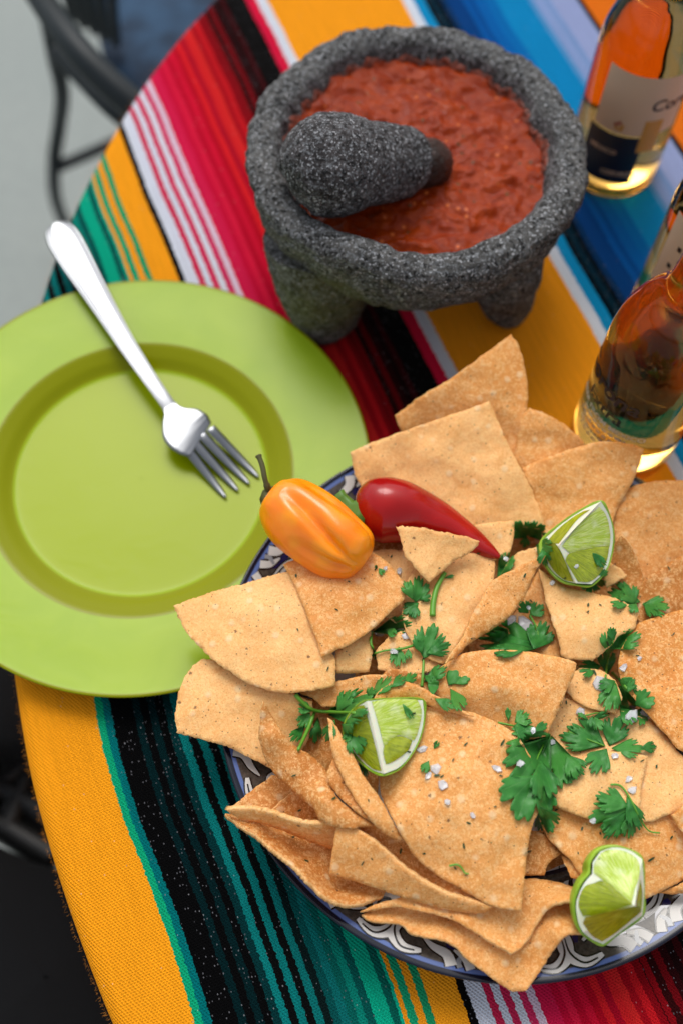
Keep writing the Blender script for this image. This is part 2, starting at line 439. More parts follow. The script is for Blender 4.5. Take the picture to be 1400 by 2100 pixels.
def envelope(v2, z, need, sig):
    """raise z smoothly wherever need>0"""
    need = np.maximum(need, 0)
    if need.max() <= 1e-6: return z
    idx = np.where(need > 0)[0]; Q = np.array(v2)
    if len(idx) > 500: idx = idx[np.argsort(-need[idx])[:: max(1, len(idx) // 500)]]
    d2 = ((Q[:, None] - Q[None, idx]) ** 2).sum(-1)
    up_ = (need[idx][None] * np.exp(-d2 / (2 * sig * sig))).max(1)
    return z + np.maximum(up_, 0)

ALLCHIPS = []
def sheet(name, ctrl, mat, step=5., grid=8., rough=1.1, sig=55., gap=.0023, bumpy=.0005, thick=.0018, parent=None, inner=(), seed=None, reg=True, lay=True, maxlift=.03, sharp=34, bend=.0042):
    rg = random.Random(seed if seed is not None else len(ALLCHIPS) + 11)
    pts = [(c[0], c[1], c[2] / 1000.) for c in ctrl]
    f = tps(pts + [(c[0], c[1], c[2] / 1000.) for c in inner])
    ol = smooth_outline(pts, step, rough, rg, sharp)
    v2, tris = fill(ol, grid); Q = np.array(v2); z = f(Q)
    s = rg.uniform(0, 50); an_ = rg.uniform(0, PI); cc_ = Q.mean(0); ex_ = max(40., np.ptp(Q, 0).max() / 2)
    dd_ = ((Q - cc_) @ np.array([math.cos(an_), math.sin(an_)])) / ex_; z = z + (.3 - dd_ ** 2) * bend * rg.uniform(-.4, 1.0)
    z = z + np.array([noise.noise(Vector((p[0] * .018, p[1] * .018, s))) * bumpy * 4 + noise.noise(Vector((p[0] * .06, p[1] * .06, s))) * bumpy for p in v2])
    if lay:
        zh = np.array([hit_z(*p) for p in v2])
        need = np.where(zh > 0.0005, zh + gap - z, 0.001 - z); need = np.minimum(need, maxlift)
        z2 = envelope(v2, z, need, sig)
        lift = float((z2 - z).max()); z = z2
    else: lift = 0
    V = [up(p[0], p[1], float(h)) for p, h in zip(v2, z)]
    c = centroid(V)
    if reg: register(V, tris, (Q[:, 0].min(), Q[:, 1].min(), Q[:, 0].max(), Q[:, 1].max()))
    o = mkobj(name, V, tris, mat, parent, True, c)
    if thick:
        md = o.modifiers.new('thickness', 'SOLIDIFY'); md.thickness = thick; md.offset = -1; md.use_even_offset = False; o.data.materials.append(EDGE); md.material_offset_rim = 1 if mat in CHIP else 0
    return o, lift, V

# ================================================================== SETTING
m, nt, b = newmat('concrete_paving'); q = NB(nt); tc = q.n('ShaderNodeTexCoord'); v = tc.outputs['Object']
c = q.mix(q.noise(v, 3, 5, .6), srgb('8E9794', .9), srgb('A2A7A2', .9)); c = q.mix(q.ms(q.noise(v, 60, 3), .4, .7, 0, .3), c, srgb('7C8380'))
q.l(c, b.inputs['Base Color']); b.inputs['Roughness'].default_value = .85; q.l(q.bump(q.noise(v, 80, 4), .3, .002), b.inputs['Normal'])
GZ = -.75
fl = mkobj('ground', [(-45, -45, GZ), (45, -45, GZ), (45, 45, GZ), (-45, 45, GZ)], [(0, 1, 2, 3)], m, None, False); tag(fl, kind='structure')

# table and cloth
TX, TY, TR = .531, .397, .7557
tb = thing('table', (TX, TY, GZ), 'round patio table hidden under the striped blanket', 'table')
dark = simple('black_metal', srgb('14181A'), .45, .0, .5)
V, Fc = lathe([(0, -.034), (TR - .014, -.034), (TR - .006, -.03), (TR - .006, -.012), (TR - .012, -.006), (0, -.006)], 96, (TX, TY, 0)); mkobj('tabletop', V, Fc, dark, tb)
for a in (40, 130, 220, 310):
    a = math.radians(a); p = Vector((TX + .45 * math.cos(a), TY + .45 * math.sin(a), -.035)); p2 = Vector((TX + .55 * math.cos(a), TY + .55 * math.sin(a), GZ))
    V, Fc = tube([p, p2], [.02, .017], 12); mkobj('leg', V, Fc, dark, tb)

V, Fc, UV = [], [], []
prof = [(r, 0.0, r) for r in np.linspace(0.02, TR - .012, 26)]
rc = .011
for k in range(1, 9):
    a = PI / 2 * k / 8; prof.append((TR - .012 + rc * math.sin(a), -rc + rc * math.cos(a), TR - .012 + rc * a))
base = prof[-1][2]
for k in range(1, 15): prof.append((TR - .001 + .0006 * k, -rc - .016 * k, base + .016 * k))
N = 420
V.append((TX, TY, 0)); UV.append((TX, TY))
for r, z, ur in prof:
    for k in range(N):
        a = 2 * PI * k / N
        hang = max(0, -z - rc) / .22
        rr = r + hang * .012 * math.sin(a * 17) + hang * .006 * math.sin(a * 31 + 1)
        rr += .0008 * noise.noise(Vector((math.cos(a) * 14, math.sin(a) * 14, 3))) * (r > .7) + .0012 * noise.noise(Vector((math.cos(a) * 5, math.sin(a) * 5, 8))) * (r > .7)
        zz = z + (.0006 * noise.noise(Vector((rr * math.cos(a) * 30, rr * math.sin(a) * 30, 0))) if r < .74 else 0)
        V.append((TX + rr * math.cos(a), TY + rr * math.sin(a), min(zz, 0.0)))
        UV.append((TX + ur * math.cos(a), TY + ur * math.sin(a)))
for k in range(N): Fc.append((0, 1 + k, 1 + (k + 1) % N))
for i in range(len(prof) - 1):
    for k in range(N):
        k2 = (k + 1) % N; Fc.append((1 + i * N + k, 1 + (i + 1) * N + k, 1 + (i + 1) * N + k2, 1 + i * N + k2))
cl = mkobj('tablecloth', V, Fc, CLOTH, None, True, (TX, TY, 0))
tag(cl, 'rainbow striped woven blanket spread over the round table', 'tablecloth')
ul = cl.data.uv_layers.new(name='cloth'); ca, sa = math.cos(CA), math.sin(CA)
li = np.zeros(len(cl.data.loops), int); cl.data.loops.foreach_get('vertex_index', li)
UVa = np.array(UV)[li]; st = np.stack([UVa[:, 0] * ca + UVa[:, 1] * sa, -UVa[:, 0] * sa + UVa[:, 1] * ca], 1)
ul.data.foreach_set('uv', st.astype(np.float32).ravel())
sm = cl.modifiers.new('thickness', 'SOLIDIFY'); sm.thickness = .002; sm.offset = -1
# wool fuzz along the edge
V, Fc = [], []
rg = random.Random(3)
for i in range(1500):
    a = rg.uniform(math.radians(140), math.radians(215)); zz = -rg.uniform(.004, .012)
    p = Vector((TX + (TR - .0005) * math.cos(a), TY + (TR - .0005) * math.sin(a), max(zz, -.012)))
    d = Vector((math.cos(a) + rg.uniform(-.9, .9), math.sin(a) + rg.uniform(-.9, .9), rg.uniform(-.6, .7))).normalized()
    L = rg.uniform(.0008, .0024); bend = Vector((rg.uniform(-1, 1), rg.uniform(-1, 1), rg.uniform(-1, 1))) * L * .4; wv_ = d.cross(Vector((0, 0, 1))).normalized() * .00003
    n0 = len(V)
    for t in (0, .5, 1):
        c0 = p + d * L * t + bend * t * t
        V += [c0 - wv_, c0 + wv_]
    Fc += [(n0, n0 + 1, n0 + 3, n0 + 2), (n0 + 2, n0 + 3, n0 + 5, n0 + 4)]
fz = mkobj('wool_fuzz', V, Fc, simple('orange_wool_fibre', srgb('C07A20'), .9), cl); fz['kind'] = 'stuff'
REG.append((BVHTree.FromPolygons([Vector((-2, -2, 0)), Vector((2, -2, 0)), Vector((2, 2, 0)), Vector((-2, 2, 0))], [(0, 1, 2, 3)]), None))

# ------------------------------------------------------------------ chairs (far below, out of focus)
chair_m = simple('dark_teal_painted_metal', srgb('141E22'), .5, 0, .3)
ch = thing('patio_chair', up(150, 120, GZ), 'dark metal patio chair with scrolled arm and navy cushion beyond the table', 'chair')
def poly(name, pts, r, mat, par, n=12):
    C_ = [Vector(p) for p in catmull([up(*p[:3]) for p in pts], 6)]
    V, Fc = tube(C_, [r] * len(C_), n); return mkobj(name, V, Fc, mat, par)
poly('arm', [(20, -120, -.12), (75, -20, -.11), (150, 90, -.10), (230, 175, -.11), (330, 260, -.13)], (.0135), chair_m, ch)
poly('arm_rail', [(118, 105, -.20), (170, 160, -.2), (235, 225, -.2), (320, 290, -.22)], .010, chair_m, ch)
poly('leg', [(96, 20, -.18), (112, 110, -.25), (128, 190, -.33), (122, 260, -.42), (112, 330, -.50), (114, 400, -.60), (130, 450, -.7), (150, 480, GZ + .01)], .009, chair_m, ch)
poly('stretcher', [(112, 345, -.5), (160, 325, -.5), (240, 290, -.5), (330, 250, -.5)], .008, chair_m, ch)
poly('back_rail', [(10, -160, -.05), (160, -120, -.08), (330, -140, -.1)], .012, chair_m, ch)
for k in range(5): poly('back_slat', [(125 + 26 * k, -60 + 10 * k, -.2), (150 + 22 * k, 40 + 12 * k, -.3)], .006, chair_m, ch)
poly('leg', [(330, 40, -.35), (335, 120, -.6), (340, 160, GZ + .01)], .009, chair_m, ch)
def cushion(name, pts, z, th, mat, par):
    C_ = [Vector(p) for p in catmull([up(p[0], p[1], z) for p in pts], 5, True)]; cen = centroid(C_); V, Fc = [], []; n = len(C_)
    for f_, dz in ((.0, .012), (.5, .010), (.85, .006), (.97, -.004), (1.0, -th * .5), (.97, -th), (.8, -th - .006), (0.02, -th - .006)):
        for p in C_: 
            qv = cen + (p - cen) * max(f_, .01); V.append((qv.x, qv.y, z + dz + .006 * noise.noise(Vector((qv.x * 14, qv.y * 14, 1)))))
    for i in range(7):
        for k in range(n):
            k2 = (k + 1) % n; Fc.append((i * n + k, (i + 1) * n + k, (i + 1) * n + k2, i * n + k2))
    return mkobj(name, V, Fc, mat, par)
m, nt, b = newmat('navy_denim'); q = NB(nt); tc = q.n('ShaderNodeTexCoord')
q.l(q.mix(q.ms(q.noise(tc.outputs['Object'], 22, 4, .6, .6), .35, .68), srgb('14263A'), srgb('2C4A66')), b.inputs['Base Color']); b.inputs['Roughness'].default_value = .9
cushion('seat', [(190, -160), (420, -170), (600, -60), (520, 120), (400, 230), (262, 190), (205, 90)], -.32, .05, m, ch)

ch2 = thing('patio_chair', up(20, 1700, GZ), 'black patio chair tucked against the orange edge of the blanket', 'chair')
blk = simple('black_fabric', srgb('0E0F11'), .95, 0, .2)
cushion('seat', [(-200, 1740), (-60, 1715), (60, 1760), (200, 1800), (420, 1900), (480, 2300), (200, 2500), (-250, 2450)], -.25, .05, blk, ch2)
cushion('backrest', [(-300, 1200), (-60, 1180), (60, 1280), (140, 1420), (80, 1530), (-20, 1550), (-200, 1640)], -.22, .04, blk, ch2)
bm_ = simple('black_metal_strap', srgb('0C0D0E'), .5)
for a, b_ in (((-60, 1560), (160, 1500)), ((-40, 1650), (60, 1560)), ((-30, 1580), (140, 1700)), ((-60, 1650), (120, 1760)), ((60, 1590), (20, 1700)), ((90, 1560), (170, 1640))):
    poly('strap', [(a[0], a[1], -.3), ((a[0] + b_[0]) / 2, (a[1] + b_[1]) / 2, -.3), (b_[0], b_[1], -.3)], .014, bm_, ch2, 8)
for p in ((-60, 2300), (-20, 1400), (300, 1700)): poly('leg', [(p[0], p[1], -.32), (p[0], p[1] + 10, -.6), (p[0], p[1] + 15, GZ + .01)], .012, bm_, ch2)

# ------------------------------------------------------------------ green plate
GX, GY = -.1305, .3224
m, nt, b = newmat('lime_green_glaze'); q = NB(nt); tc = q.n('ShaderNodeTexCoord'); v = tc.outputs['Object']
sx = q.n('ShaderNodeSeparateXYZ'); q.l(v, sx.inputs[0])
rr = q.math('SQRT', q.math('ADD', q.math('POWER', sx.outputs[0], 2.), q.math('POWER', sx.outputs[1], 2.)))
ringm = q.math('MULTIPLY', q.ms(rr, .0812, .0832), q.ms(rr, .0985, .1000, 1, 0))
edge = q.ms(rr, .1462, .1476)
mott = q.noise(v, 26, 3, .6, .5)
c = q.mix(q.ms(mott, .35, .7), srgb('A2C120', .74), srgb('AAC726', .74))
c = q.mix(q.ms(rr, .078, .084, 1, 0), c, srgb('AEC200', .70))
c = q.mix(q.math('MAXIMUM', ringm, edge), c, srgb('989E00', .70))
q.l(c, b.inputs['Base Color']); b.inputs['Roughness'].default_value = .25; b.inputs['Specular IOR Level'].default_value = .16
q.l(q.bump(mott, .15, .002), b.inputs['Normal'])
gprof = [(0.0005, .0072), (.03, .0072), (.06, .0071), (.078, .0072), (.0815, .0076), (.0845, .0088), (.089, .0116), (.0935, .0134), (.0975, .0148), (.101, .0152), (.115, .0162), (.132, .0172), (.145, .0182), (.1478, .0185), (.1489, .0180), (.1486, .0168), (.147, .0160), (.132, .0148), (.112, .0134), (.099, .0125), (.094, .011), (.085, .002), (.083, .0004), (.0005, .0004)]
pp = [tuple(p) for p in catmull(gprof, 3)]
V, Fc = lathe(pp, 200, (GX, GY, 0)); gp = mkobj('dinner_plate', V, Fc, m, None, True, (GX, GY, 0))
tag(gp, 'empty lime green dinner plate with a wide flat rim and a fork on it', 'plate'); register(V, Fc)

# ------------------------------------------------------------------ painted plate under the chips
PX, PY, PR = .0953, .1894, .1622
white = simple('white_glaze', srgb('D8D4CE', .85), .22, 0, .35)
m, nt, b = newmat('painted_rim_ground'); q = NB(nt); tc = q.n('ShaderNodeTexCoord'); v = tc.outputs['Object']
sx = q.n('ShaderNodeSeparateXYZ'); q.l(v, sx.inputs[0])
rr = q.math('SQRT', q.math('ADD', q.math('POWER', sx.outputs[0], 2.), q.math('POWER', sx.outputs[1], 2.)))
n = q.noise(v, 500, 3, .6)
c = q.mix(q.ms(n, .3, .7), srgb('3A342E'), srgb('544C44'))
c = q.mix(q.ms(rr, .1085, .1087, 1, 0), c, srgb('10132E'))
c = q.mix(q.ms(rr, .1063, .1065, 1, 0), c, srgb('D8D8D8', .9))
c = q.mix(q.ms(rr, .1563, .1570), c, srgb('5A6EA4'))
c = q.mix(q.ms(rr, .1585, .1592), c, srgb('0C1022'))
q.l(c, b.inputs['Base Color']); b.inputs['Roughness'].default_value = .16; b.inputs['Specular IOR Level'].default_value = .35
PG = m
pt = thing('serving_plate', (PX, PY, 0), 'large painted talavera plate heaped with tortilla chips', 'plate')
pprof = [(.0005, .0070), (.05, .0070), (.092, .0074), (.099, .0096), (.106, .0178), (.113, .0236), (.122, .0258), (.141, .0299), (.156, .0334), (.1608, .0346), (.1621, .0344), (.1622, .0334), (.1605, .0322), (.146, .0284), (.121, .0232), (.112, .0205), (.104, .0130), (.095, .0012), (.090, .0002), (.0005, .0012)]
pp = [tuple(p) for p in catmull(pprof, 4)]
V, Fc = lathe(pp, 220, (PX, PY, 0)); mkobj('dish', V, Fc, PG, pt); register(V, Fc)
prz = sorted([p for p in pp[: 9 * 4 + 1]])
def rimz(r):
    return float(np.interp(r, [p[0] for p in prz], [p[1] for p in prz]))
def rimpt(u, wv_, a0, off):
    r = .1140 + wv_; a = a0 + u / .138
    return (PX + r * math.cos(a), PY + r * math.sin(a), rimz(r) + off)
mats = {'w': white, 'k': simple('black_glaze', srgb('14100E'), .1, 0, .6), 'n': simple('cobalt_glaze', srgb('141C50'), .1, 0, .6, Coat_Weight=.6), 'g': simple('grey_glaze', srgb('8A8C90'), .12, 0, .6)}
acc = {k: ([], []) for k in mats}
SI = [0]
def stroke(path, wid, a0, col, off, mir=1):
    SI[0] = (SI[0] + 1) % 60; off += SI[0] * 1.2e-6
    P_ = catmull(path, 5); V, Fc = acc[col]; n0 = len(V); m_ = len(P_)
    for i, p in enumerate(P_):
        t = P_[min(i + 1, m_ - 1)] - P_[max(i - 1, 0)]; L = np.hypot(*t) + 1e-9; nn = np.array([-t[1], t[0]]) / L
        ww = np.interp(i / (m_ - 1), np.linspace(0, 1, len(wid)), wid) / 2
        for sgn in (-1, -.5, 0, .5, 1):
            x = p + nn * ww * sgn; V.append(rimpt(mir * x[0] / 1000, min(max(x[1], 0), 44.5) / 1000, a0, off))
    for i in range(m_ - 1):
        for j in range(4):
            a = n0 + i * 5 + j; f_ = (a, a + 5, a + 6, a + 1); Fc.append(f_ if mir > 0 else f_[::-1])
def lined(path, wid, a0, mir=1, col='w', lw=1.5, lvl=0):
    stroke(path, [x + lw for x in wid], a0, 'k', .00028 + lvl * .0004, mir); stroke(path, wid, a0, col, .00044 + lvl * .0004, mir)
NS = 10
for k in range(NS):
    a0 = 2 * PI * (k + .35) / NS
    for mir in (1, -1):
        # cobalt arch with a white band, opening outward
        stroke([(0, 24), (8, 22), (15, 16), (18, 8), (18, 1)], [9, 9, 9, 8, 6], a0, 'n', .00016, mir)
        lined([(0, 31), (10, 29.5), (19, 23), (24, 13), (25, 3), (22, -2)], [4.2, 4.4, 4.6, 4.6, 4, 2], a0, mir)
        stroke([(2, 31.4), (10, 29.8), (18.6, 23)], [.9, .9, .5], a0, 'k', .0006, mir)
        lined([(0, 13), (5, 11.5), (7.5, 6), (5, 1)], [2.6, 2.6, 2.4, 2], a0, mir)
        # big C scroll running along the rim
        lined([(27, 40), (36, 41.5), (43, 36), (44, 27), (38, 20), (31, 22), (30, 28), (34, 31)], [2, 5, 6.5, 6, 4.4, 3.2, 2.4, 1.4], a0, mir, lvl=1)
        stroke([(30, 41), (37, 41.5), (42, 35.5), (42.5, 28)], [.8, 1, 1, .5], a0, 'k', .0010, mir)
        # acanthus leaves
        lined([(12, 43), (15, 38), (22, 36), (28, 33)], [5.5, 5, 3.4, .6], a0, mir)
        lined([(3, 43), (6, 38), (12, 35)], [4.5, 4, .8], a0, mir)
        lined([(34, 12), (38, 6), (44, 4)], [1, 4, 3], a0, mir)
        lined([(31, 8), (32, 3), (29, -1)], [1.0, 3.2, 2], a0, mir)
        lined([(40, 14), (44, 12), (45, 9)], [1, 3, 3.4], a0, mir)
        stroke([(34, 26), (37, 27), (38, 31)], [3, 5, 3], a0, 'n', .00018, mir)
        stroke([(4, 39), (10, 33.5), (16, 33)], [4, 5, 3], a0, 'n', .00020, mir)
        lined([(7, 36), (9, 40), (8, 43)], [1.5, 2.5, 2.5], a0, mir, 'g')
nm = {'w': 'white_scrollwork', 'k': 'black_outlines', 'n': 'cobalt_pattern', 'g': 'grey_pattern'}
for k_, (V, Fc) in acc.items(): mkobj(nm[k_], V, Fc, mats[k_], pt)

# ------------------------------------------------------------------ molcajete
MX, MY = .0375, .5185
md_ = thing('molcajete', (MX, MY, 0), 'three legged rough grey stone mortar full of red salsa', 'mortar')
oprof = [(.0005, .030), (.03, .030), (.062, .032), (.080, .040), (.0955, .054), (.1045, .070), (.1090, .084), (.1110, .095), (.1108, .1015), (.1075, .1055), (.102, .1068), (.0960, .1062), (.0910, .1030), (.0882, .096), (.0855, .088), (.080, .075), (.070, .060), (.05, .048), (.0005, .044)]
pp = [tuple(p) for p in catmull(oprof, 6)]
TL = math.radians(3.6)
def tilt(p):
    y, z = p[1] - MY, p[2] - .05
    return Vector((p[0], MY + y * math.cos(TL) + z * math.sin(TL), .054 - y * math.sin(TL) + z * math.cos(TL)))
def mrf(r, z, a):
    w_ = noise.noise(Vector((math.cos(a) * 1.4, math.sin(a) * 1.4, 5))) * .006 + noise.noise(Vector((math.cos(a) * 4, math.sin(a) * 4, z * 25))) * .003
    w_ += noise.noise(Vector((math.cos(a) * 11, math.sin(a) * 11, z * 100))) * .0022
    zz = z + noise.noise(Vector((math.cos(a) * 2 + 7, math.sin(a) * 2, 1))) * .004 * (z > .06)
    k_ = min(1, r / .08)
    fx, fy = r * math.cos(a), r * math.sin(a)
    fine = noise.noise(Vector((fx * 320, fy * 320, z * 320))) * .0009 - .0022 * max(0, noise.noise(Vector((fx * 150, fy * 150, z * 150 + 4))) - .28)
    return r + (w_ + fine) * k_, zz + fine
V, Fc = lathe(pp, 420, (MX, MY, 0), mrf); V = [tilt(v_) for v_ in V]; mkobj('bowl', V, Fc, STONE, md_); register(V, Fc)
def rough_tube(name, path, radii, mat, par, n=40, amp=.0012, squash=None, reg=False, sub=8, loc=None):
    P_ = [Vector(p) for p in catmull(path, sub)]; R_ = [float(x) for x in np.ravel(catmull([(r,) for r in radii], sub))]
    V, Fc = tube(P_, [max(r, .0002) for r in R_], n)
    V = [v + Vector((noise.noise(v * 60), noise.noise(v * 60 + Vector((9, 0, 0))), noise.noise(v * 60 + Vector((0, 9, 0))))) * amp * 1.5 + Vector((noise.noise(v * 260), noise.noise(v * 260 + Vector((4, 0, 0))), noise.noise(v * 260 + Vector((0, 4, 0))))) * amp * .6 for v in V]
    if reg: register(V, Fc)
    return mkobj(name, V, Fc, mat, par, True, loc)
for (fx, fy), (tx, ty) in ((up(664, 672)[:2], (-.058, -.048)), (up(1040, 645)[:2], (.060, -.046)), ((MX + .02, MY + .085), (.005, .075))):
    top = Vector((MX + tx * .95, MY + ty * .95, .066)); mid = Vector(((MX + tx + fx) / 2, (MY + ty + fy) / 2, .034)); ft = Vector((fx, fy, .002))
    big = 1.12 if tx < 0 else .82
    rough_tube('leg', [top, top * .5 + mid * .5, mid, mid * .45 + ft * .55, ft + Vector((0, 0, .002)), ft + Vector((0, 0, -.0005))], [x * big for x in (.037, .034, .0285, .0225, .0170, .004)], STONE, md_, 40, .0018)
# salsa
m, nt, b = newmat('salsa_roja'); q = NB(nt); tc = q.n('ShaderNodeTexCoord'); v = tc.outputs['Object']
n1 = q.noise(v, 60, 4, .65, .8); n2 = q.noise(v, 240, 4, .7, .5); vo = q.vor(v, 150)
c = q.mix(q.ms(n1, .35, .66), srgb('822602'), srgb('983606')); c = q.mix(q.ms(n2, .55, .72, 0, .5), c, srgb('B0461A')); c = q.mix(q.ms(n2, .28, .42, .6, 0), c, srgb('6E2410'))
vc = q.n('ShaderNodeSeparateColor'); q.l(vo.outputs['Color'], vc.inputs[0])
bit = q.math('MULTIPLY', q.ms(vo.outputs['Distance'], .1, .28, 1, 0), q.math('LESS_THAN', vc.outputs[0], .35)); c = q.mix(q.math('MULTIPLY', bit, .8), c, srgb('D06A30'))
bit2 = q.math('MULTIPLY', q.ms(vo.outputs['Distance'], .1, .3, 1, 0), q.math('GREATER_THAN', vc.outputs[1], .82)); c = q.mix(q.math('MULTIPLY', bit2, .8), c, srgb('4A3A1E'))
q.l(c, b.inputs['Base Color']); b.inputs['Roughness'].default_value = .15; b.inputs['Specular IOR Level'].default_value = .15
q.l(q.bump(q.math('ADD', n1, q.math('MULTIPLY', n2, .8)), .7, .0022), b.inputs['Normal']); SALSA = m
V, Fc = [], []; nr, na = 70, 260; SZ = .0905
for i in range(nr + 1):
    r = .0945 * i / nr
    for k in range(na):
        a = 2 * PI * k / na; x, y = r * math.cos(a), r * math.sin(a)
        p = Vector((x * 45, y * 70, 0)); h = noise.noise(p) * .0024 + noise.noise(p * 2.3 + Vector((3, 1, 0))) * .0020 + noise.noise(p * 5) * .0009 + .0022 * max(0, noise.noise(Vector((x * 170, y * 170, 4))) - .15)
        h -= .0035 * math.exp(-((x + .02) ** 2 + (y + .03) ** 2) / .0012) * 0
        h += .0025 * max(0, (r - .075) / .018) * (y > 0)
        V.append((MX + x, MY + y, SZ + h))
for i in range(nr):
    for k in range(na):
        k2 = (k + 1) % na; Fc.append((i * na + k, (i + 1) * na + k, (i + 1) * na + k2, i * na + k2))
sa_ = mkobj('salsa', V, Fc, SALSA, None, True, (MX, MY, SZ)); tag(sa_, 'chunky red tomato salsa filling the stone mortar', 'salsa', kind=None); register(V, Fc)
m, nt, b = newmat('dried_salsa'); q = NB(nt); tc = q.n('ShaderNodeTexCoord'); v = tc.outputs['Object']; n1 = q.noise(v, 180, 4, .7)
q.l(q.mix(q.ms(n1, .3, .66), srgb('3A1A0E'), srgb('8A3A1E')), b.inputs['Base Color']); b.inputs['Roughness'].default_value = .35; q.l(q.bump(n1, .8, .002), b.inputs['Normal']); DRY = m
V, Fc = [], []; na, nz = 300, 14
for i in range(na + 1):
    a = math.radians(-5 + 195 * i / na); e = math.sin(PI * i / na) ** .35
    top = .0915 + .0085 * e * (.62 + .5 * noise.noise(Vector((math.cos(a) * 9, math.sin(a) * 9, 2))) + .35 * noise.noise(Vector((math.cos(a) * 30, math.sin(a) * 30, 2))))
    for j in range(nz + 1):
        t = j / nz; z = .084 + (top - .084) * t
        rw = np.interp(z, [.075, .088, .096, .1025, .106], [.080, .0855, .0882, .0910, .096])
        w_ = noise.noise(Vector((math.cos(a) * 1.4, math.sin(a) * 1.4, 5))) * .006 + noise.noise(Vector((math.cos(a) * 4, math.sin(a) * 4, z * 25))) * .003
        r = rw + w_ - (.0026 * math.sin(PI * t) ** .5 * (.7 + .9 * noise.noise(Vector((math.cos(a) * 26, math.sin(a) * 26, z * 260)))) if t < 1 else -.002)
        V.append((MX + r * math.cos(a), MY + r * math.sin(a), z + noise.noise(Vector((math.cos(a) * 2 + 7, math.sin(a) * 2, 1))) * .004))
for i in range(na):
    for j in range(nz):
        a = i * (nz + 1) + j; Fc.append((a, a + 1, a + nz + 2, a + nz + 1))
mkobj('salsa_smear', [tilt(v_) for v_ in V], Fc, DRY, md_)
# pestle
pe = thing('pestle', up(700, 345, .10), 'dark stone pestle leaning on the mortar rim with its tip in the salsa', 'pestle')
rough_tube('grip', [up(584, 362, .122), up(592, 358, .123), up(625, 348, .126), up(665, 343, .128), up(705, 340, .126), up(750, 337, .120), up(795, 335, .1125), up(835, 333, .1065), up(851, 332, .104), up(854, 331, .1035)],
           [.002, .0155, .0262, .0305, .0302, .0268, .0235, .0215, .0160, .002], STONE2, pe, 90, .0014, reg=True, sub=12)
rough_tube('wet_tip', [up(820, 336, .106), up(850, 335, .102), up(876, 336, .097), up(892, 338, .093), up(902, 340, .090), up(906, 342, .087)], [.012, .0155, .0155, .0135, .010, .002], stone_material('sauce_soaked_basalt', '2E1A10', wet=True), pe, 50, .0012)

# ------------------------------------------------------------------ fork
metal = simple('stainless_steel', (.24, .25, .265, 1), .28, 1.0, .5)
fk = thing('fork', up(320, 780, .02), 'stainless steel fork lying across the green plate', 'fork')
def strip(name, pts, mat, par, ridge=.0006, dome=.0, th=.0022, ncr=14, sub=6):
    C_ = catmull([tuple(up(p[0], p[1], p[2] / 1000)) + (p[3] / 1000, p[4] / 1000 if len(p) > 4 else 0.) for p in pts], sub)
    V, Fc = [], []; m_ = len(C_)
    for i, c_ in enumerate(C_):
        p = Vector(c_[:3]); t = Vector((C_[min(i + 1, m_ - 1)] - C_[max(i - 1, 0)])[:3]).normalized(); s_ = t.cross(Vector((0, 0, 1))).normalized(); n_ = s_.cross(t)
        for j in range(ncr + 1):
            x = -1 + 2 * j / ncr; h = -dome * x * x + c_[4] * x * x
            if ridge: h += ridge * min(1, (c_[3] / .0085) ** 2) * (math.exp(-((abs(x) - .86) / .10) ** 2) - .8 * math.exp(-((abs(x) - .66) / .09) ** 2))
            V.append(p + s_ * x * c_[3] + n_ * h)
    for i in range(m_ - 1):
        for j in range(ncr):
            a = i * (ncr + 1) + j; Fc.append((a, a + 1, a + ncr + 2, a + ncr + 1))
    o = mkobj(name, V, Fc, mat, par); md = o.modifiers.new('thickness', 'SOLIDIFY'); md.thickness = th; md.offset = -1
    return o
strip('handle', [(112, 458, 30, .8), (114, 460, 30, 4.5), (118, 466, 30, 8.6), (126, 480, 30, 11.2), (139, 503, 29.5, 12), (160, 540, 29, 11.2), (190, 590, 28, 9.4), (225, 648, 27, 7.6), (260, 705, 26, 6.2), (300, 765, 25, 5.2), (330, 808, 23.5, 4.7), (350, 836, 22, 4.6)], metal, fk, ncr=24, sub=8)
strip('head', [(346, 830, 22.2, 4.7, 0), (354, 842, 22.2, 6, 0), (362, 854, 22.2, 10.5, .0006), (372, 866, 22, 14.8, .001), (384, 880, 21.5, 16.5, .0012), (396, 890, 20.8, 16.2, .0012), (406, 897, 19.8, 15.0, .0012), (412, 901, 19, 14, .0012)], metal, fk, ridge=0, ncr=16, sub=6, th=.0018)
roots = [(384, 919), (402, 909), (421, 897), (439, 884)]; tips = [(463, 1019), (488, 1005), (511, 991), (530, 977)]
for (a, b_), (c_, d_), zz in zip(roots, tips, (19.6, 19, 19, 19.6)):
    pa = [(a - (c_ - a) * .08, b_ - (d_ - b_) * .08, zz + .3), (a, b_, zz), (a + (c_ - a) * .3, b_ + (d_ - b_) * .3, 15), (a + (c_ - a) * .6, b_ + (d_ - b_) * .6, 11.5), (a + (c_ - a) * .85, b_ + (d_ - b_) * .85, 10), (c_, d_, 10)]
    strip('tine', [(x, y, z, r_) for (x, y, z), r_ in zip(pa, (3.4, 3.3, 3.0, 2.6, 2.0, .9))], metal, fk, ridge=0, dome=.0007, ncr=6, sub=4, th=.0016)

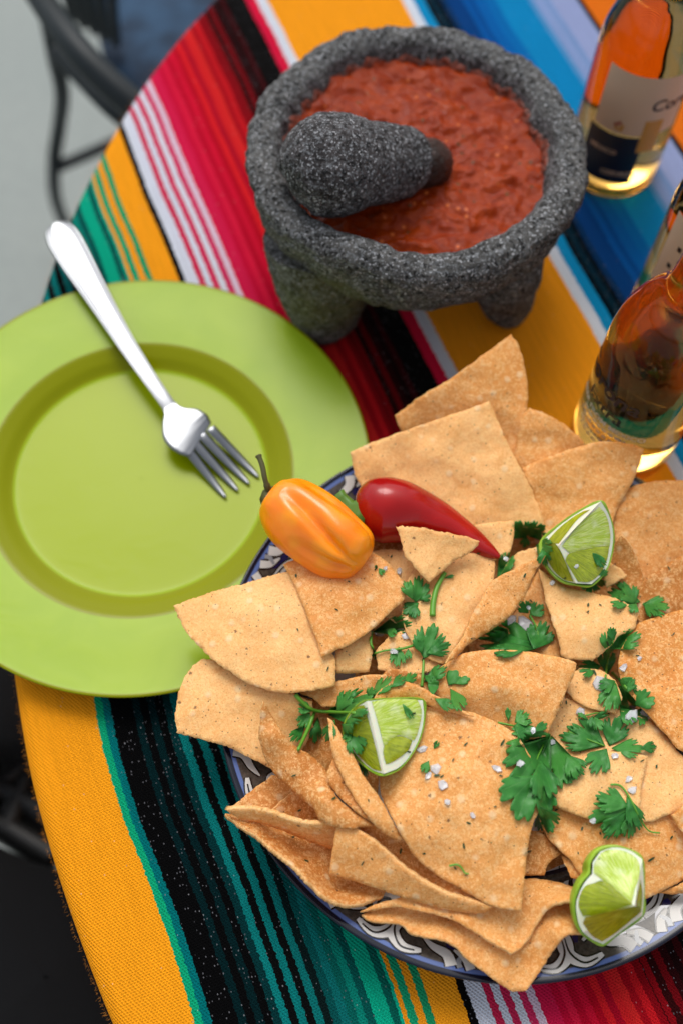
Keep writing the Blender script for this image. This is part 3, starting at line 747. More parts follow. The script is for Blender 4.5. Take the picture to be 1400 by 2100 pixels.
# ------------------------------------------------------------------ bottles
glass, nt, b = newmat('clear_glass'); b.inputs['Base Color'].default_value = (.74, .46, .12, 1); b.inputs['Transmission Weight'].default_value = 1; b.inputs['Roughness'].default_value = .02; b.inputs['IOR'].default_value = 1.36
beer, nt, b = newmat('amber_beer'); nt.nodes.remove(b)
va = nt.nodes.new('ShaderNodeVolumeAbsorption'); va.inputs['Color'].default_value = (.94, .72, .25, 1); va.inputs['Density'].default_value = 5
nt.links.new(va.outputs[0], nt.nodes['Material Output'].inputs['Volume'])
cream = simple('cream_label_print', srgb('CDB49A'), .5); navyp = simple('navy_label_print', srgb('0C1420'), .45); inkw = simple('white_print', srgb('E8DCC8'), .5); inkd = simple('dark_blue_print', srgb('0E1020'), .5); inkg = simple('gold_print', srgb('C08A28'), .4)
def cyl_patch(name, c0, r, a0, a1, z0, z1, mat, par, na=24):
    V, Fc = [], []
    for i in range(na + 1):
        a = math.radians(a0 + (a1 - a0) * i / na)
        for z in (z0, z1): V.append((c0[0] + r * math.cos(a), c0[1] + r * math.sin(a), z))
    for i in range(na): Fc.append((2 * i, 2 * i + 2, 2 * i + 3, 2 * i + 1))
    return mkobj(name, V, Fc, mat, par, True)
def cyl_text(name, s_, c0, r, amid, zb, size, mat, par, shear=0.):
    cu = bpy.data.curves.new('lettering', 'FONT'); cu.body = s_; cu.size = size; cu.align_x = 'CENTER'; cu.resolution_u = 3; cu.offset = size * .018; cu.shear = shear
    o = bpy.data.objects.new('lettering', cu); COL.objects.link(o); bpy.context.view_layer.update()
    me = o.to_mesh(); bm = bmesh.new(); bm.from_mesh(me); o.to_mesh_clear(); bpy.data.objects.remove(o)
    bmesh.ops.subdivide_edges(bm, edges=[e for e in bm.edges if e.calc_length() > .002], cuts=1)
    V = []
    for v in bm.verts:
        a = math.radians(amid) + v.co.x / r; V.append((c0[0] + r * math.cos(a), c0[1] + r * math.sin(a), zb + v.co.y))
    Fc = [tuple(v.index for v in f.verts) for f in bm.faces]; bm.free()
    return mkobj(name, V, Fc, mat, par, False)
def bottle(c0, label, R=.0345, fill=.165):
    o = thing('beer_bottle', (c0[0], c0[1], 0), label, 'bottle', 'clear glass beer bottles standing on the blanket')
    op = [(.0005, .003), (R * .55, .0035), (R * .8, .0012), (R - .003, .0006), (R - .0006, .003), (R, .008), (R, .05), (R, .105), (R - .0005, .120), (R - .003, .134), (R - .009, .150), (R - .0165, .163), (.0155, .172), (.0142, .185), (.0135, .215), (.013, .232), (.0148, .234), (.0148, .240), (.0125, .242)]
    ip = [(.0105, .241), (.0105, .21), (.0118, .185), (.0130, .172), (R - .019, .163), (R - .0115, .150), (R - .0055, .134), (R - .003, .120), (R - .0028, .05), (R - .0028, .012), (R - .005, .008), (.0005, .008)]
    pp = [tuple(p) for p in catmull(op, 4)] + [(.0005, .242)]
    V, Fc = lathe(pp, 96, (c0[0], c0[1], 0)); mkobj('glass', V, Fc, glass, o); register(V, Fc)
    lp = [(.0005, .0072), (R - .0035, .0072), (R - .0014, .013), (R - .0014, .05), (R - .0014, .12), (R - .0048, .134), (R - .0108, .150), (.0168, .1635), (.0140, .172), (.0126, .185), (.0122, fill + .03), (.0005, fill + .03)]
    V, Fc = lathe([tuple(p) for p in catmull(lp, 3)], 80, (c0[0], c0[1], 0)); mkobj('beer', V, Fc, beer, o)
    return o
B1 = (.18478, .3715); B2 = (.1929, .6100); B3 = (.2300, .4700)
b1 = bottle(B1, 'nearest beer bottle, printed Extra, standing behind the chips')
r1 = .0345 + .0003
cyl_text('lettering', 'Corona', B1, r1, -158, .083, .0185, inkd, b1, .15)
cyl_text('lettering', 'Extra', B1, r1, -148, .066, .0150, inkd, b1, .1)
cyl_text('lettering', 'BEER FROM MEXICO', B1, r1, -141, .0570, .0066, inkw, b1)
for i, (z_, a_) in enumerate(((.0515, 62), (.0455, 70), (.0395, 60), (.0345, 54))):
    aa = -141 - a_ / 2; k = 0; rg = random.Random(i)
    while aa < -141 + a_ / 2:
        L = rg.uniform(3, 9); cyl_patch('print_line', B1, r1, aa, min(aa + L, -141 + a_ / 2), z_, z_ + .0026, inkw, b1, 4); aa += L + 2.2
cyl_patch('back_label', B1, r1, 10, 60, .060, .085, inkg, b1)
b2 = bottle(B2, 'farthest beer bottle with cream and navy label beside the mortar')
cyl_patch('label', B2, r1, -143, -40, .066, .118, cream, b2)
cyl_patch('label_panel', B2, r1, -147, -78, .018, .064, navyp, b2)
cyl_text('lettering', 'MEXICO', B2, r1 + .0002, -122, .046, .0055, cream, b2); cyl_text('lettering', 'CERVEZA', B2, r1 + .0002, -96, .026, .006, cream, b2)
cyl_text('lettering', 'Corona', B2, r1 + .0002, -48, .089, .014, inkd, b2, .15)
cyl_patch('label_seal', B2, r1 + .0002, -84, -62, .050, .080, inkg, b2)
for i, (a_, z_) in enumerate(((-116, .072), (-112, .074), (-108, .0715), (-114, .069), (-109, .0685))): cyl_patch('label_crest', B2, r1 + .0003, a_ - 2, a_ + 2, z_, z_ + .003, simple('red_print', srgb('A04A30'), .5) if i < 2 else inkg, b2, 3)
b3 = bottle(B3, 'middle beer bottle, cream label half cut off by the picture edge')
cyl_patch('label', B3, r1, -165, -60, .06, .125, cream, b3)
for i, (a_, z_) in enumerate(((-150, .082), (-146, .10), (-140, .09))): cyl_patch('label_mark', B3, r1 + .0002, a_, a_ + 5, z_, z_ + .004, inkd, b3, 3)

# ------------------------------------------------------------------ tortilla chips, from the bottom of the pile up
GRP = 'tortilla chips heaped on the painted plate'
rg = random.Random(21)
for k in range(21):        # broken chips in the bottom layer, glimpsed through the gaps
    a = rg.uniform(0, 2 * PI); d = rg.uniform(0, 1) ** .6 * 330
    cx, cy = 1030 + d * math.cos(a), 1420 + d * math.sin(a) * .95
    if cx > 1330: cx -= 250
    if k >= 14: cx, cy = ((1080, 1110), (1150, 1800), (680, 1560), (1200, 1430), (800, 1420), (1040, 1160), (1250, 1350))[k - 14]
    th = rg.uniform(0, 2 * PI); R_ = rg.uniform(95, 150)
    pts = [(cx + R_ * math.cos(th + t) * q_, cy + R_ * math.sin(th + t) * q_, 12 + rg.uniform(-3, 6)) for t, q_ in ((0, 1), (.35, .93), (.7, .95), (1.1, 1), (2.6, .9), (3.6, .95))]
    o, l, _ = sheet('tortilla_chip', pts, CHIP[2], grid=14, step=9, sig=90, maxlift=.004)
    tag(o, 'tortilla chip fragment buried at the bottom of the heap, glimpsed through gaps', 'tortilla chip', GRP)

CH = [
 # label, tone, outline (x, y, height mm), options
 ('tall pointed chip standing farthest back, nearest the stone mortar', 1, [(1047, 685, 84), (1062, 708, 82), (1075, 750, 76), (1081, 800, 70), (1079, 850, 64), (1074, 900, 56), (1068, 955, 50), (1000, 950, 45), (900, 920, 45), (822, 886, 50), (808, 852, 55), (868, 810, 64), (932, 770, 72), (1000, 720, 80)], {}),
 ('crumbly edged chip tucked behind the right back chip beside the bottle', 1, [(1070, 850, 55), (1085, 838, 58), (1115, 846, 60), (1150, 866, 60), (1180, 890, 60), (1200, 912, 58), (1140, 975, 50), (1070, 990, 44), (1048, 950, 46)], dict(rough=2.2)),
 ('large round ended chip at the right edge below the nearest bottle', 1, [(1560, 1000, 45), (1460, 975, 52), (1400, 985, 54), (1340, 986, 54), (1292, 1000, 52), (1264, 1030, 50), (1255, 1062, 48), (1260, 1110, 46), (1290, 1160, 44), (1325, 1210, 42), (1420, 1220, 42), (1560, 1200, 42)], {}),
 ('right back chip with a straight top edge leaning toward the nearest bottle', 1, [(1068, 960, 54), (1120, 938, 58), (1198, 912, 62), (1240, 905, 64), (1290, 910, 65), (1318, 920, 66), (1306, 965, 60), (1284, 1010, 56), (1262, 1050, 52), (1245, 1110, 47), (1180, 1150, 44), (1120, 1140, 44), (1098, 1040, 48)], {}),
 ('small standing pointed chip between the lime and the round right chip', 2, [(1273, 1098, 62), (1290, 1116, 60), (1303, 1140, 57), (1315, 1175, 54), (1321, 1215, 50), (1290, 1240, 46), (1250, 1200, 44), (1243, 1150, 50), (1258, 1115, 58)], {}),
 ('brownish chip at the right edge under the freckled chip', 2, [(1318, 1192, 50), (1355, 1165, 52), (1400, 1138, 54), (1500, 1110, 54), (1520, 1260, 50), (1400, 1285, 48), (1312, 1285, 46), (1300, 1240, 47)], {}),
 ('tiny broken chip corner just right of the upper lime wedge', 0, [(1246, 1152, 53), (1270, 1165, 53), (1286, 1182, 53), (1262, 1196, 52), (1240, 1204, 50), (1236, 1175, 51)], dict(rough=1.6, grid=6)),
 ('wide chip behind the red chili with its top corner up', 0, [(718, 928, 52), (760, 908, 56), (870, 869, 62), (960, 838, 68), (1002, 823, 71), (1016, 852, 68), (1036, 900, 63), (1064, 955, 57), (1088, 1002, 53), (1108, 1050, 50), (1117, 1086, 48), (1050, 1080, 46), (960, 1085, 44), (850, 1060, 42), (760, 1030, 42), (728, 975, 46)], {}),
 ('small blunt chip below the wide back chip, beside the chili tip', 0, [(970, 1078, 53), (1010, 1070, 54), (1052, 1068, 55), (1052, 1100, 54), (1044, 1135, 52), (1010, 1150, 50), (985, 1110, 51)], {}),
 ('dark edged chip hidden mostly under the red chili', 2, [(750, 1112, 46), (800, 1100, 47), (870, 1110, 47), (900, 1150, 46), (830, 1170, 44), (760, 1150, 44)], {}),
 # lower left stack
 ('dark chip corner on the plate rim at the lower left', 2, [(474, 1656, 37), (515, 1622, 38), (558, 1590, 39), (600, 1600, 38), (640, 1640, 34), (660, 1700, 30), (560, 1700, 32)], {}),
 ('brown chip wedged behind the folded lower left chip', 2, [(556, 1664, 40), (590, 1632, 42), (622, 1606, 44), (680, 1640, 42), (700, 1700, 36), (620, 1702, 34)], {}),
 ('shadowed chip in the hollow left of the lower left lime', 2, [(590, 1425, 38), (660, 1440, 38), (720, 1470, 36), (720, 1600, 26), (640, 1570, 24), (575, 1500, 28)], {}),
 ('thin chip under the left pale chips above the cilantro sprig', 1, [(610, 1420, 50), (700, 1395, 52), (770, 1383, 54), (812, 1392, 54), (812, 1420, 52), (700, 1447, 50), (662, 1450, 49), (640, 1432, 49)], {}),
 ('bottommost chip hanging point down over the near plate rim', 1, [(740, 1876, 42), (762, 1889, 42), (820, 1895, 43), (844, 1914, 44), (900, 1927, 46), (935, 1942, 47), (968, 1976, 46), (1015, 2012, 43), (1050, 2035, 41), (1078, 2031, 41), (1101, 1999, 44), (1125, 1960, 47), (1149, 1926, 55), (1172, 1913, 59), (1212, 1914, 58), (1215, 1860, 40), (1100, 1800, 36), (900, 1830, 36), (790, 1850, 38)], dict(bumpy=.0006)),
 ('wavy chip on top of the bottommost chip near the near rim', 1, [(738, 1870, 46), (780, 1851, 48), (840, 1836, 50), (960, 1815, 48), (1078, 1802, 46), (1130, 1806, 46), (1190, 1822, 46), (1190, 1843, 64), (1141, 1851, 62), (1117, 1870, 56), (1094, 1902, 51), (1074, 1936, 49), (1048, 1956, 52), (1007, 1932, 52), (948, 1897, 53), (889, 1873, 52), (850, 1866, 50), (800, 1860, 48)], dict(bumpy=.0006)),
 ('folded chip lying open like a boat along the lower left rim', 2, [(462, 1668, 50), (485, 1690, 50), (530, 1716, 51), (560, 1741, 52), (604, 1776, 53), (640, 1812, 53), (668, 1838, 53), (700, 1853, 50), (738, 1852, 48), (785, 1836, 46), (800, 1800, 40), (740, 1750, 36), (660, 1715, 36), (560, 1680, 42)], dict(inner=[(700, 1795, 33), (620, 1742, 32), (560, 1708, 38)], thick=.0024)),
 ('upright fold of chip above the boat shaped chip at the lower left', 1, [(461, 1660, 52), (500, 1659, 56), (542, 1664, 60), (600, 1684, 62), (645, 1692, 62), (698, 1681, 62), (745, 1692, 61), (780, 1720, 58), (760, 1770, 40), (720, 1752, 38), (690, 1745, 38), (640, 1728, 40), (590, 1708, 43), (540, 1690, 46), (490, 1678, 49)], dict(thick=.0026, sig=40)),
 ('curved chip lying behind the front left triangle', 2, [(700, 1682, 60), (770, 1689, 60), (830, 1722, 58), (875, 1768, 56), (940, 1815, 54), (1010, 1856, 53), (930, 1850, 48), (840, 1800, 46), (770, 1750, 46), (720, 1715, 50)], {}),
 ('front left triangular chip showing its flat face', 1, [(692, 1684, 66), (712, 1690, 67), (745, 1709, 67), (790, 1745, 66), (850, 1797, 63), (910, 1832, 61), (950, 1844, 60), (1010, 1862, 58), (985, 1873, 54), (930, 1868, 52), (850, 1848, 51), (770, 1822, 51), (700, 1800, 52), (676, 1796, 52), (680, 1750, 57)], dict(thick=.0026)),
 ('pale chip at far left below the biggest pale chip', 0, [(418, 1350, 46), (450, 1358, 47), (500, 1390, 50), (580, 1415, 53), (640, 1440, 51), (640, 1500, 40), (600, 1560, 36), (560, 1578, 38), (530, 1562, 41), (470, 1533, 42), (410, 1515, 43), (363, 1502, 44), (360, 1462, 44), (370, 1410, 45), (392, 1370, 46)], dict(rough=1.7)),
 ('long curled chip rising to a point left of the lower left lime', 2, [(540, 1438, 72), (532, 1480, 68), (533, 1520, 63), (552, 1572, 57), (596, 1620, 53), (636, 1652, 51), (656, 1682, 50), (700, 1700, 50), (764, 1694, 52), (738, 1670, 54), (700, 1645, 57), (686, 1625, 58), (672, 1584, 58), (636, 1548, 60), (600, 1526, 62), (566, 1480, 67)], dict(inner=[(600, 1580, 62), (660, 1640, 62), (560, 1510, 69)], thick=.0022)),
 ('brown chip standing behind the narrow chip left of the lime', 2, [(682, 1556, 62), (670, 1584, 59), (677, 1610, 57), (704, 1642, 55), (745, 1676, 54), (790, 1700, 54), (770, 1650, 56), (730, 1600, 58), (705, 1560, 60)], {}),
 ('narrow chip slanting down along the left side of the lower left lime', 1, [(671, 1472, 72), (690, 1490, 71), (724, 1548, 67), (746, 1592, 64), (778, 1636, 62), (802, 1680, 60), (830, 1726, 58), (800, 1716, 56), (760, 1684, 57), (724, 1632, 59), (700, 1590, 61), (681, 1545, 65), (676, 1510, 69)], {}),
 # centre
 ('shadowed chip in the gap right of the biggest chip', 2, [(1060, 1700, 46), (1092, 1704, 48), (1125, 1718, 49), (1150, 1750, 49), (1132, 1764, 48), (1121, 1778, 47), (1116, 1796, 46), (1060, 1796, 44)], dict(rough=1.6)),
 ('thin chip sliver poking out left of the near lime wedge', 1, [(1149, 1755, 50), (1168, 1760, 51), (1190, 1786, 51), (1200, 1810, 50), (1170, 1800, 49)], dict(grid=6)),
 ('big chip under the near lime wedge along the near rim', 1, [(1100, 1668, 54), (1118, 1652, 56), (1200, 1640, 56), (1320, 1650, 54), (1480, 1640, 50), (1530, 1740, 46), (1470, 1780, 44), (1410, 1800, 44), (1361, 1826, 44), (1320, 1845, 44), (1240, 1830, 46), (1196, 1800, 48), (1170, 1765, 50), (1149, 1744, 51), (1120, 1714, 52)], dict(inner=[(1300, 1740, 52)])),
 ('wide smooth chip at the right below the freckled chip', 0, [(1155, 1430, 54), (1210, 1446, 55), (1290, 1462, 55), (1345, 1490, 56), (1400, 1552, 57), (1470, 1600, 56), (1450, 1650, 52), (1400, 1664, 52), (1361, 1674, 52), (1325, 1686, 53), (1260, 1680, 54), (1195, 1674, 55), (1141, 1655, 55), (1118, 1645, 55), (1100, 1560, 52), (1120, 1490, 52)], {}),
 ('pale chip strip under the curled cilantro right of centre', 0, [(1187, 1370, 54), (1230, 1372, 55), (1262, 1398, 56), (1275, 1430, 56), (1262, 1462, 56), (1220, 1456, 56), (1185, 1440, 56), (1162, 1421, 55), (1160, 1390, 54)], dict(rough=1.4)),
 ('freckled chip at the right edge with brown toasted spots', 3, [(1310, 1277, 60), (1350, 1264, 62), (1400, 1250, 63), (1500, 1240, 62), (1520, 1480, 58), (1480, 1560, 56), (1400, 1541, 60), (1370, 1510, 61), (1340, 1478, 62), (1300, 1434, 61), (1275, 1400, 60), (1267, 1365, 60), (1272, 1330, 60), (1290, 1300, 60)], {}),
 ('flat chip with salt flakes in front of the right hand cilantro', 0, [(1117, 1642, 60), (1140, 1602, 61), (1175, 1565, 61), (1225, 1545, 61), (1290, 1543, 61), (1327, 1551, 61), (1320, 1590, 60), (1312, 1630, 59), (1312, 1668, 57), (1260, 1680, 58), (1203, 1679, 59), (1172, 1668, 60), (1141, 1655, 60)], {}),
 ('narrow chip between the twisted chip and the shield shaped chip', 1, [(1040, 1280, 48), (1072, 1230, 50), (1102, 1172, 53), (1122, 1230, 52), (1140, 1300, 50), (1150, 1350, 50), (1100, 1360, 48), (1045, 1345, 46)], {}),
 ('jagged chip corner under the cilantro left of the upper lime', 0, [(1020, 1185, 48), (1048, 1142, 52), (1070, 1130, 54), (1098, 1122, 56), (1104, 1150, 54), (1080, 1180, 52), (1050, 1200, 50)], dict(rough=2.)),
 ('shield shaped chip below the upper lime wedge', 0, [(1104, 1166, 60), (1150, 1200, 60), (1215, 1216, 60), (1265, 1228, 60), (1312, 1252, 59), (1300, 1288, 59), (1268, 1304, 60), (1252, 1325, 60), (1214, 1354, 59), (1170, 1352, 59), (1150, 1345, 59), (1143, 1310, 60), (1122, 1245, 61)], dict(rough=1.5, inner=[(1200, 1280, 63)])),
 ('chip half under the orange pepper with a speck of herb', 0, [(735, 1140, 52), (790, 1126, 54), (845, 1132, 56), (900, 1190, 54), (905, 1260, 52), (840, 1300, 50), (770, 1240, 50)], {}),
 ('square broken chip below the draped left chip', 0, [(688, 1335, 56), (720, 1310, 58), (758, 1290, 58), (764, 1330, 57), (757, 1378, 56), (722, 1381, 56), (688, 1381, 56)], dict(rough=1.3)),
 ('small chip under the middle cilantro with two salt flakes', 0, [(770, 1335, 57), (800, 1300, 58), (870, 1285, 58), (925, 1335, 58), (895, 1370, 58), (858, 1382, 58), (810, 1380, 57), (774, 1372, 57)], dict(rough=1.5)),
 ('broad flat chip in the middle under the green stem', 0, [(850, 1160, 60), (905, 1148, 61), (960, 1134, 62), (1006, 1136, 62), (1014, 1158, 62), (1010, 1190, 62), (1000, 1216, 61), (978, 1258, 60), (948, 1310, 59), (910, 1362, 58), (868, 1345, 58), (830, 1290, 58), (826, 1220, 59)], {}),
 ('biggest pale chip jutting left over the green plate', 0, [(355, 1242, 54), (430, 1216, 57), (500, 1196, 59), (580, 1174, 61), (620, 1170, 62), (660, 1260, 62), (684, 1345, 62), (687, 1372, 62), (688, 1408, 61), (640, 1417, 60), (580, 1421, 58), (540, 1412, 57), (500, 1395, 56), (440, 1356, 55), (405, 1322, 54), (378, 1288, 53)], dict(rough=1.7, inner=[(520, 1300, 61)])),
 ('draped chip with its top under the orange pepper', 1, [(580, 1157, 62), (640, 1135, 64), (730, 1115, 66), (790, 1150, 68), (838, 1209, 68), (826, 1232, 67), (800, 1256, 66), (760, 1292, 65), (715, 1322, 65), (660, 1347, 65), (648, 1310, 64), (625, 1250, 63), (600, 1192, 62)], dict(inner=[(720, 1220, 69)])),
 ('brown chip edge below the middle cilantro', 2, [(770, 1392, 57), (800, 1370, 58), (860, 1382, 58), (905, 1392, 58), (880, 1430, 56), (820, 1425, 55)], {}),
 ('domed chip in the centre with its right corner up', 1, [(896, 1374, 62), (925, 1352, 65), (955, 1338, 67), (1005, 1333, 69), (1070, 1335, 70), (1120, 1343, 71), (1165, 1352, 72), (1181, 1361, 72), (1178, 1378, 71), (1160, 1418, 69), (1145, 1457, 67), (1118, 1510, 64), (1060, 1520, 60), (1000, 1500, 58), (950, 1470, 58), (900, 1440, 58), (885, 1400, 60)], dict(inner=[(1020, 1400, 71)], rough=1.0)),
 ('twisted leaf shaped chip with its tip pointing at the upper lime', 1, [(1118, 1139, 78), (1090, 1149, 76), (1060, 1164, 73), (1010, 1190, 69), (987, 1226, 67), (968, 1260, 66), (955, 1295, 66), (938, 1325, 66), (911, 1362, 65), (935, 1346, 63), (965, 1318, 62), (1000, 1296, 61), (1040, 1268, 62), (1072, 1228, 66), (1090, 1185, 71)], dict(inner=[(1010, 1245, 66)])),
 ('small triangular chip lying across the red chili', 0, [(810, 1079, 76), (850, 1081, 77), (905, 1091, 77), (950, 1100, 76), (985, 1110, 75), (960, 1135, 72), (930, 1152, 70), (905, 1172, 69), (880, 1194, 68), (860, 1178, 69), (845, 1155, 71), (830, 1140, 72), (822, 1110, 74)], dict(rough=1.6)),
 ('biggest chip in front, spread below the lower left lime', 1, [(790, 1470, 64), (830, 1452, 67), (868, 1449, 70), (920, 1455, 72), (968, 1461, 73), (1019, 1483, 73), (1042, 1495, 73), (1068, 1520, 72), (1094, 1570, 70), (1109, 1612, 69), (1113, 1642, 68), (1094, 1685, 68), (1082, 1732, 67), (1076, 1791, 65), (1068, 1869, 62), (1007, 1858, 62), (948, 1826, 62), (889, 1791, 61), (850, 1755, 60), (828, 1723, 61), (799, 1670, 62), (782, 1634, 62), (777, 1598, 62), (776, 1530, 62)], dict(inner=[(950, 1600, 76), (1000, 1720, 72)], rough=1.2)),
 ('curled chip bridging above the lower left lime', 1, [(758, 1446, 72), (774, 1420, 76), (795, 1405, 78), (819, 1397, 79), (854, 1405, 79), (893, 1428, 78), (930, 1448, 77), (970, 1470, 76), (930, 1462, 75), (893, 1453, 75), (861, 1443, 75), (812, 1440, 74)], dict(inner=[(820, 1420, 80)])),
 ('chip corner at the right edge below the near cilantro', 1, [(1374, 1672, 58), (1400, 1655, 60), (1460, 1640, 60), (1460, 1740, 56), (1415, 1722, 57), (1392, 1700, 57)], {}),
 ('chip edge showing at the right end of the near rim', 1, [(1350, 1832, 42), (1400, 1812, 44), (1480, 1775, 46), (1480, 1800, 44), (1420, 1828, 41), (1385, 1834, 40)], {}),
]
for i, (lab, tone, pts, op) in enumerate(CH):
    if 'red chili' in lab and 'across' in lab: CROSS = (lab, tone, pts, op); continue
    o, l, _ = sheet('tortilla_chip', pts, CHIP[tone], seed=100 + i, **op)
    tag(o, lab, 'tortilla chip', GRP)
    if l > .006: print('LIFT %.1f mm  %s' % (l * 1000, lab))

# ------------------------------------------------------------------ peppers
m, nt, b = newmat('orange_pepper_skin'); q = NB(nt); tc = q.n('ShaderNodeTexCoord'); n1 = q.noise(tc.outputs['Object'], 60, 2, .5)
q.l(q.mix(q.ms(n1, .35, .7), srgb('FF8404'), srgb('FF9A0E')), b.inputs['Base Color']); b.inputs['Roughness'].default_value = .3; b.inputs['Subsurface Weight'].default_value = .15
b.inputs['Subsurface Radius'].default_value = (1, .4, .1); b.inputs['Subsurface Scale'].default_value = .003; b.inputs['Coat Weight'].default_value = .12; b.inputs['Coat Roughness'].default_value = .2
q.l(q.bump(q.noise(tc.outputs['Object'], 90, 2, .5, .4), .25, .0016), b.inputs['Normal']); ORNG = m
m, nt, b = newmat('red_chili_skin'); q = NB(nt); tc = q.n('ShaderNodeTexCoord'); n1 = q.noise(tc.outputs['Object'], 40, 2, .5)
q.l(q.mix(q.ms(n1, .35, .7), srgb('9A0C0C'), srgb('AC1412')), b.inputs['Base Color']); b.inputs['Roughness'].default_value = .22; b.inputs['Coat Weight'].default_value = .25; b.inputs['Coat Roughness'].default_value = .1; b.inputs['Specular IOR Level'].default_value = .3
b.inputs['Subsurface Weight'].default_value = .1; b.inputs['Subsurface Scale'].default_value = .004
q.l(q.bump(q.noise(tc.outputs['Object'], 70, 2, .5), .12, .0015), b.inputs['Normal']); RED = m
GRN = simple('green_pepper_stem', srgb('4E7A1E'), .5); BRN = simple('brown_dry_stem', srgb('4C4A22'), .7)

def pepper_body(name, path, radii, mat, par, prof, n=72, sub=14, reg=True):
    P_ = [Vector(p) for p in catmull(path, sub)]; R_ = [float(x) for x in np.ravel(catmull([(r,) for r in radii], sub))]
    V, Fc = tube(P_, [max(r, .0002) for r in R_], n, True, prof)
    if reg: register(V, Fc)
    return mkobj(name, V, Fc, mat, par)
zc = .076
op = thing('habanero_pepper', up(650, 1080, zc), 'orange habanero pepper with a thin curved stem, resting on the plate rim', 'pepper')
def oprof(t, an):
    k = .35 + .65 * min(1, t * 1.3)
    lob = .055 * math.cos(3 * an + .9 + t * .8) + .03 * math.cos(2 * an + 2)
    cre = -.30 * math.exp(-((math.sin((an - 1.25 - .30 * math.sin(t * 6)) / 2) / .10) ** 2)) * math.sin(PI * min(1, max(0, (t - .25) / .75))) ** .6
    cre += -.17 * math.exp(-((math.sin((an - 2.5 + .2 * math.sin(t * 5)) / 2) / .10) ** 2)) * math.sin(PI * min(1, max(0, (t - .05) / .95)))
    cre += -.22 * math.exp(-((math.sin((an - .45) / 2) / .12) ** 2)) * math.sin(PI * min(1, max(0, (t - .4) / .6)))
    return 1 + k * lob + cre + .05 * noise.noise(Vector((math.cos(an) * 2.2, math.sin(an) * 2.2, t * 6)))
pepper_body('body', [up(550, 1010, zc + .001), up(557, 1015, zc), up(575, 1029, zc), up(605, 1052, zc), (up(645, 1080, zc)), up(690, 1112, zc), up(718, 1132, zc), up(734, 1145, zc), up(743, 1152, zc), up(747, 1155, zc)],
            [.0005, .0098, .0166, .0206, .0213, .0203, .0177, .0140, .0090, .0005], ORNG, op, oprof)
V, Fc = tube([Vector(p) for p in catmull([up(556, 1014, zc + .001), up(549, 1000, zc + .006), up(543, 980, zc + .010), up(538, 955, zc + .012), up(530, 934, zc + .013)], 6)], [.0030] * 3 + [.0020] * 6 + [.0015] * 14 + [.0019] * 2, 10); mkobj('stem', V, Fc, BRN, op)
V, Fc = tube([up(558, 1018, zc + .0005), up(550, 1010, zc + .0015), up(546, 1003, zc + .003)], [.0078, .0058, .0022], 14, True, lambda t, an: 1 + .18 * math.cos(5 * an)); mkobj('calyx', V, Fc, BRN, op)
zr = .064
rp = thing('red_chili', up(820, 1050, zr), 'glossy red chili pepper lying behind the orange pepper, tip to the right', 'pepper')
rpath = [up(725, 1048, zr), up(732, 1048, zr), up(752, 1046, zr), up(780, 1044, zr), up(815, 1047, zr), up(855, 1058, zr - .002), up(895, 1074, zr - .003), up(935, 1094, zr - .004), up(970, 1112, zr - .003), up(1000, 1129, zr - .001), up(1020, 1141, zr), up(1025, 1144, zr)]
pepper_body('body', rpath, [.002, .0095, .0165, .0195, .0190, .0165, .0140, .0110, .0078, .0045, .0018, .0003], RED, rp, lambda t, an: 1 + .03 * math.cos(3 * an + t * 3) + .02 * noise.noise(Vector((math.cos(an), math.sin(an), t * 6))) + (-.06 * math.exp(-((t - .03) / .04) ** 2) * math.cos(5 * an)))
V, Fc = tube([up(738, 1050, zr), up(726, 1048, zr + .001), up(714, 1040, zr + .002), up(700, 1022, zr + .003), up(692, 1012, zr + .004)], [.0125, .0095, .0048, .0036, .0042], 18, True, lambda t, an: 1 + .1 * math.cos(5 * an)); mkobj('stem', V, Fc, GRN, rp)
lab, tone, pts, opx = CROSS
o, l, _ = sheet('tortilla_chip', pts, CHIP[tone], seed=999, **opx); tag(o, lab, 'tortilla chip', GRP); print('CROSS lift', l)

# ------------------------------------------------------------------ limes
def pulp_material(name, a, bcol, pale, ang):
    m, nt, b = newmat(name); q = NB(nt); tc = q.n('ShaderNodeTexCoord'); v = tc.outputs['Object']
    uvn = q.n('ShaderNodeUVMap'); uvn.uv_map = 'sac'; mp = q.n('ShaderNodeMapping'); q.l(uvn.outputs[0], mp.inputs[0]); mp.inputs['Scale'].default_value = (26, 3.2, 1)
    st_ = q.noise(mp.outputs[0], 1.0, 3, .55, .5); n2 = q.noise(v, 120, 3)
    c = q.mix(q.ms(st_, .40, .60), a, bcol); c = q.mix(q.ms(n2, .5, .75, 0, .6), c, pale)
    q.l(c, b.inputs['Base Color']); b.inputs['Roughness'].default_value = .18; b.inputs['Subsurface Weight'].default_value = .5; b.inputs['Subsurface Radius'].default_value = (.8, 1, .2); b.inputs['Subsurface Scale'].default_value = .006
    b.inputs['Coat Weight'].default_value = .3; q.l(q.bump(st_, .6, .0012), b.inputs['Normal']); return m
PU_D = pulp_material('lime_pulp_deep', srgb('A6B410'), srgb('8A9A04'), srgb('C0CC40'), .9)
PU_L = pulp_material('lime_pulp_pale', srgb('B4CE3A'), srgb('D2E480'), srgb('E6EFC0'), .4)
PITH = simple('lime_pith', srgb('EFF0D8', .95), .5, 0, .3, Subsurface_Weight=.3, Subsurface_Scale=.003)
m, nt, b = newmat('lime_rind'); q = NB(nt); tc = q.n('ShaderNodeTexCoord'); vo = q.vor(tc.outputs['Object'], 900); n1 = q.noise(tc.outputs['Object'], 60, 2)
q.l(q.mix(q.ms(n1, .35, .7), srgb('7FA81E'), srgb('A2C63A')), b.inputs['Base Color']); b.inputs['Roughness'].default_value = .3; q.l(q.bump(vo.outputs['Distance'], .4, .0005), b.inputs['Normal']); RIND = m
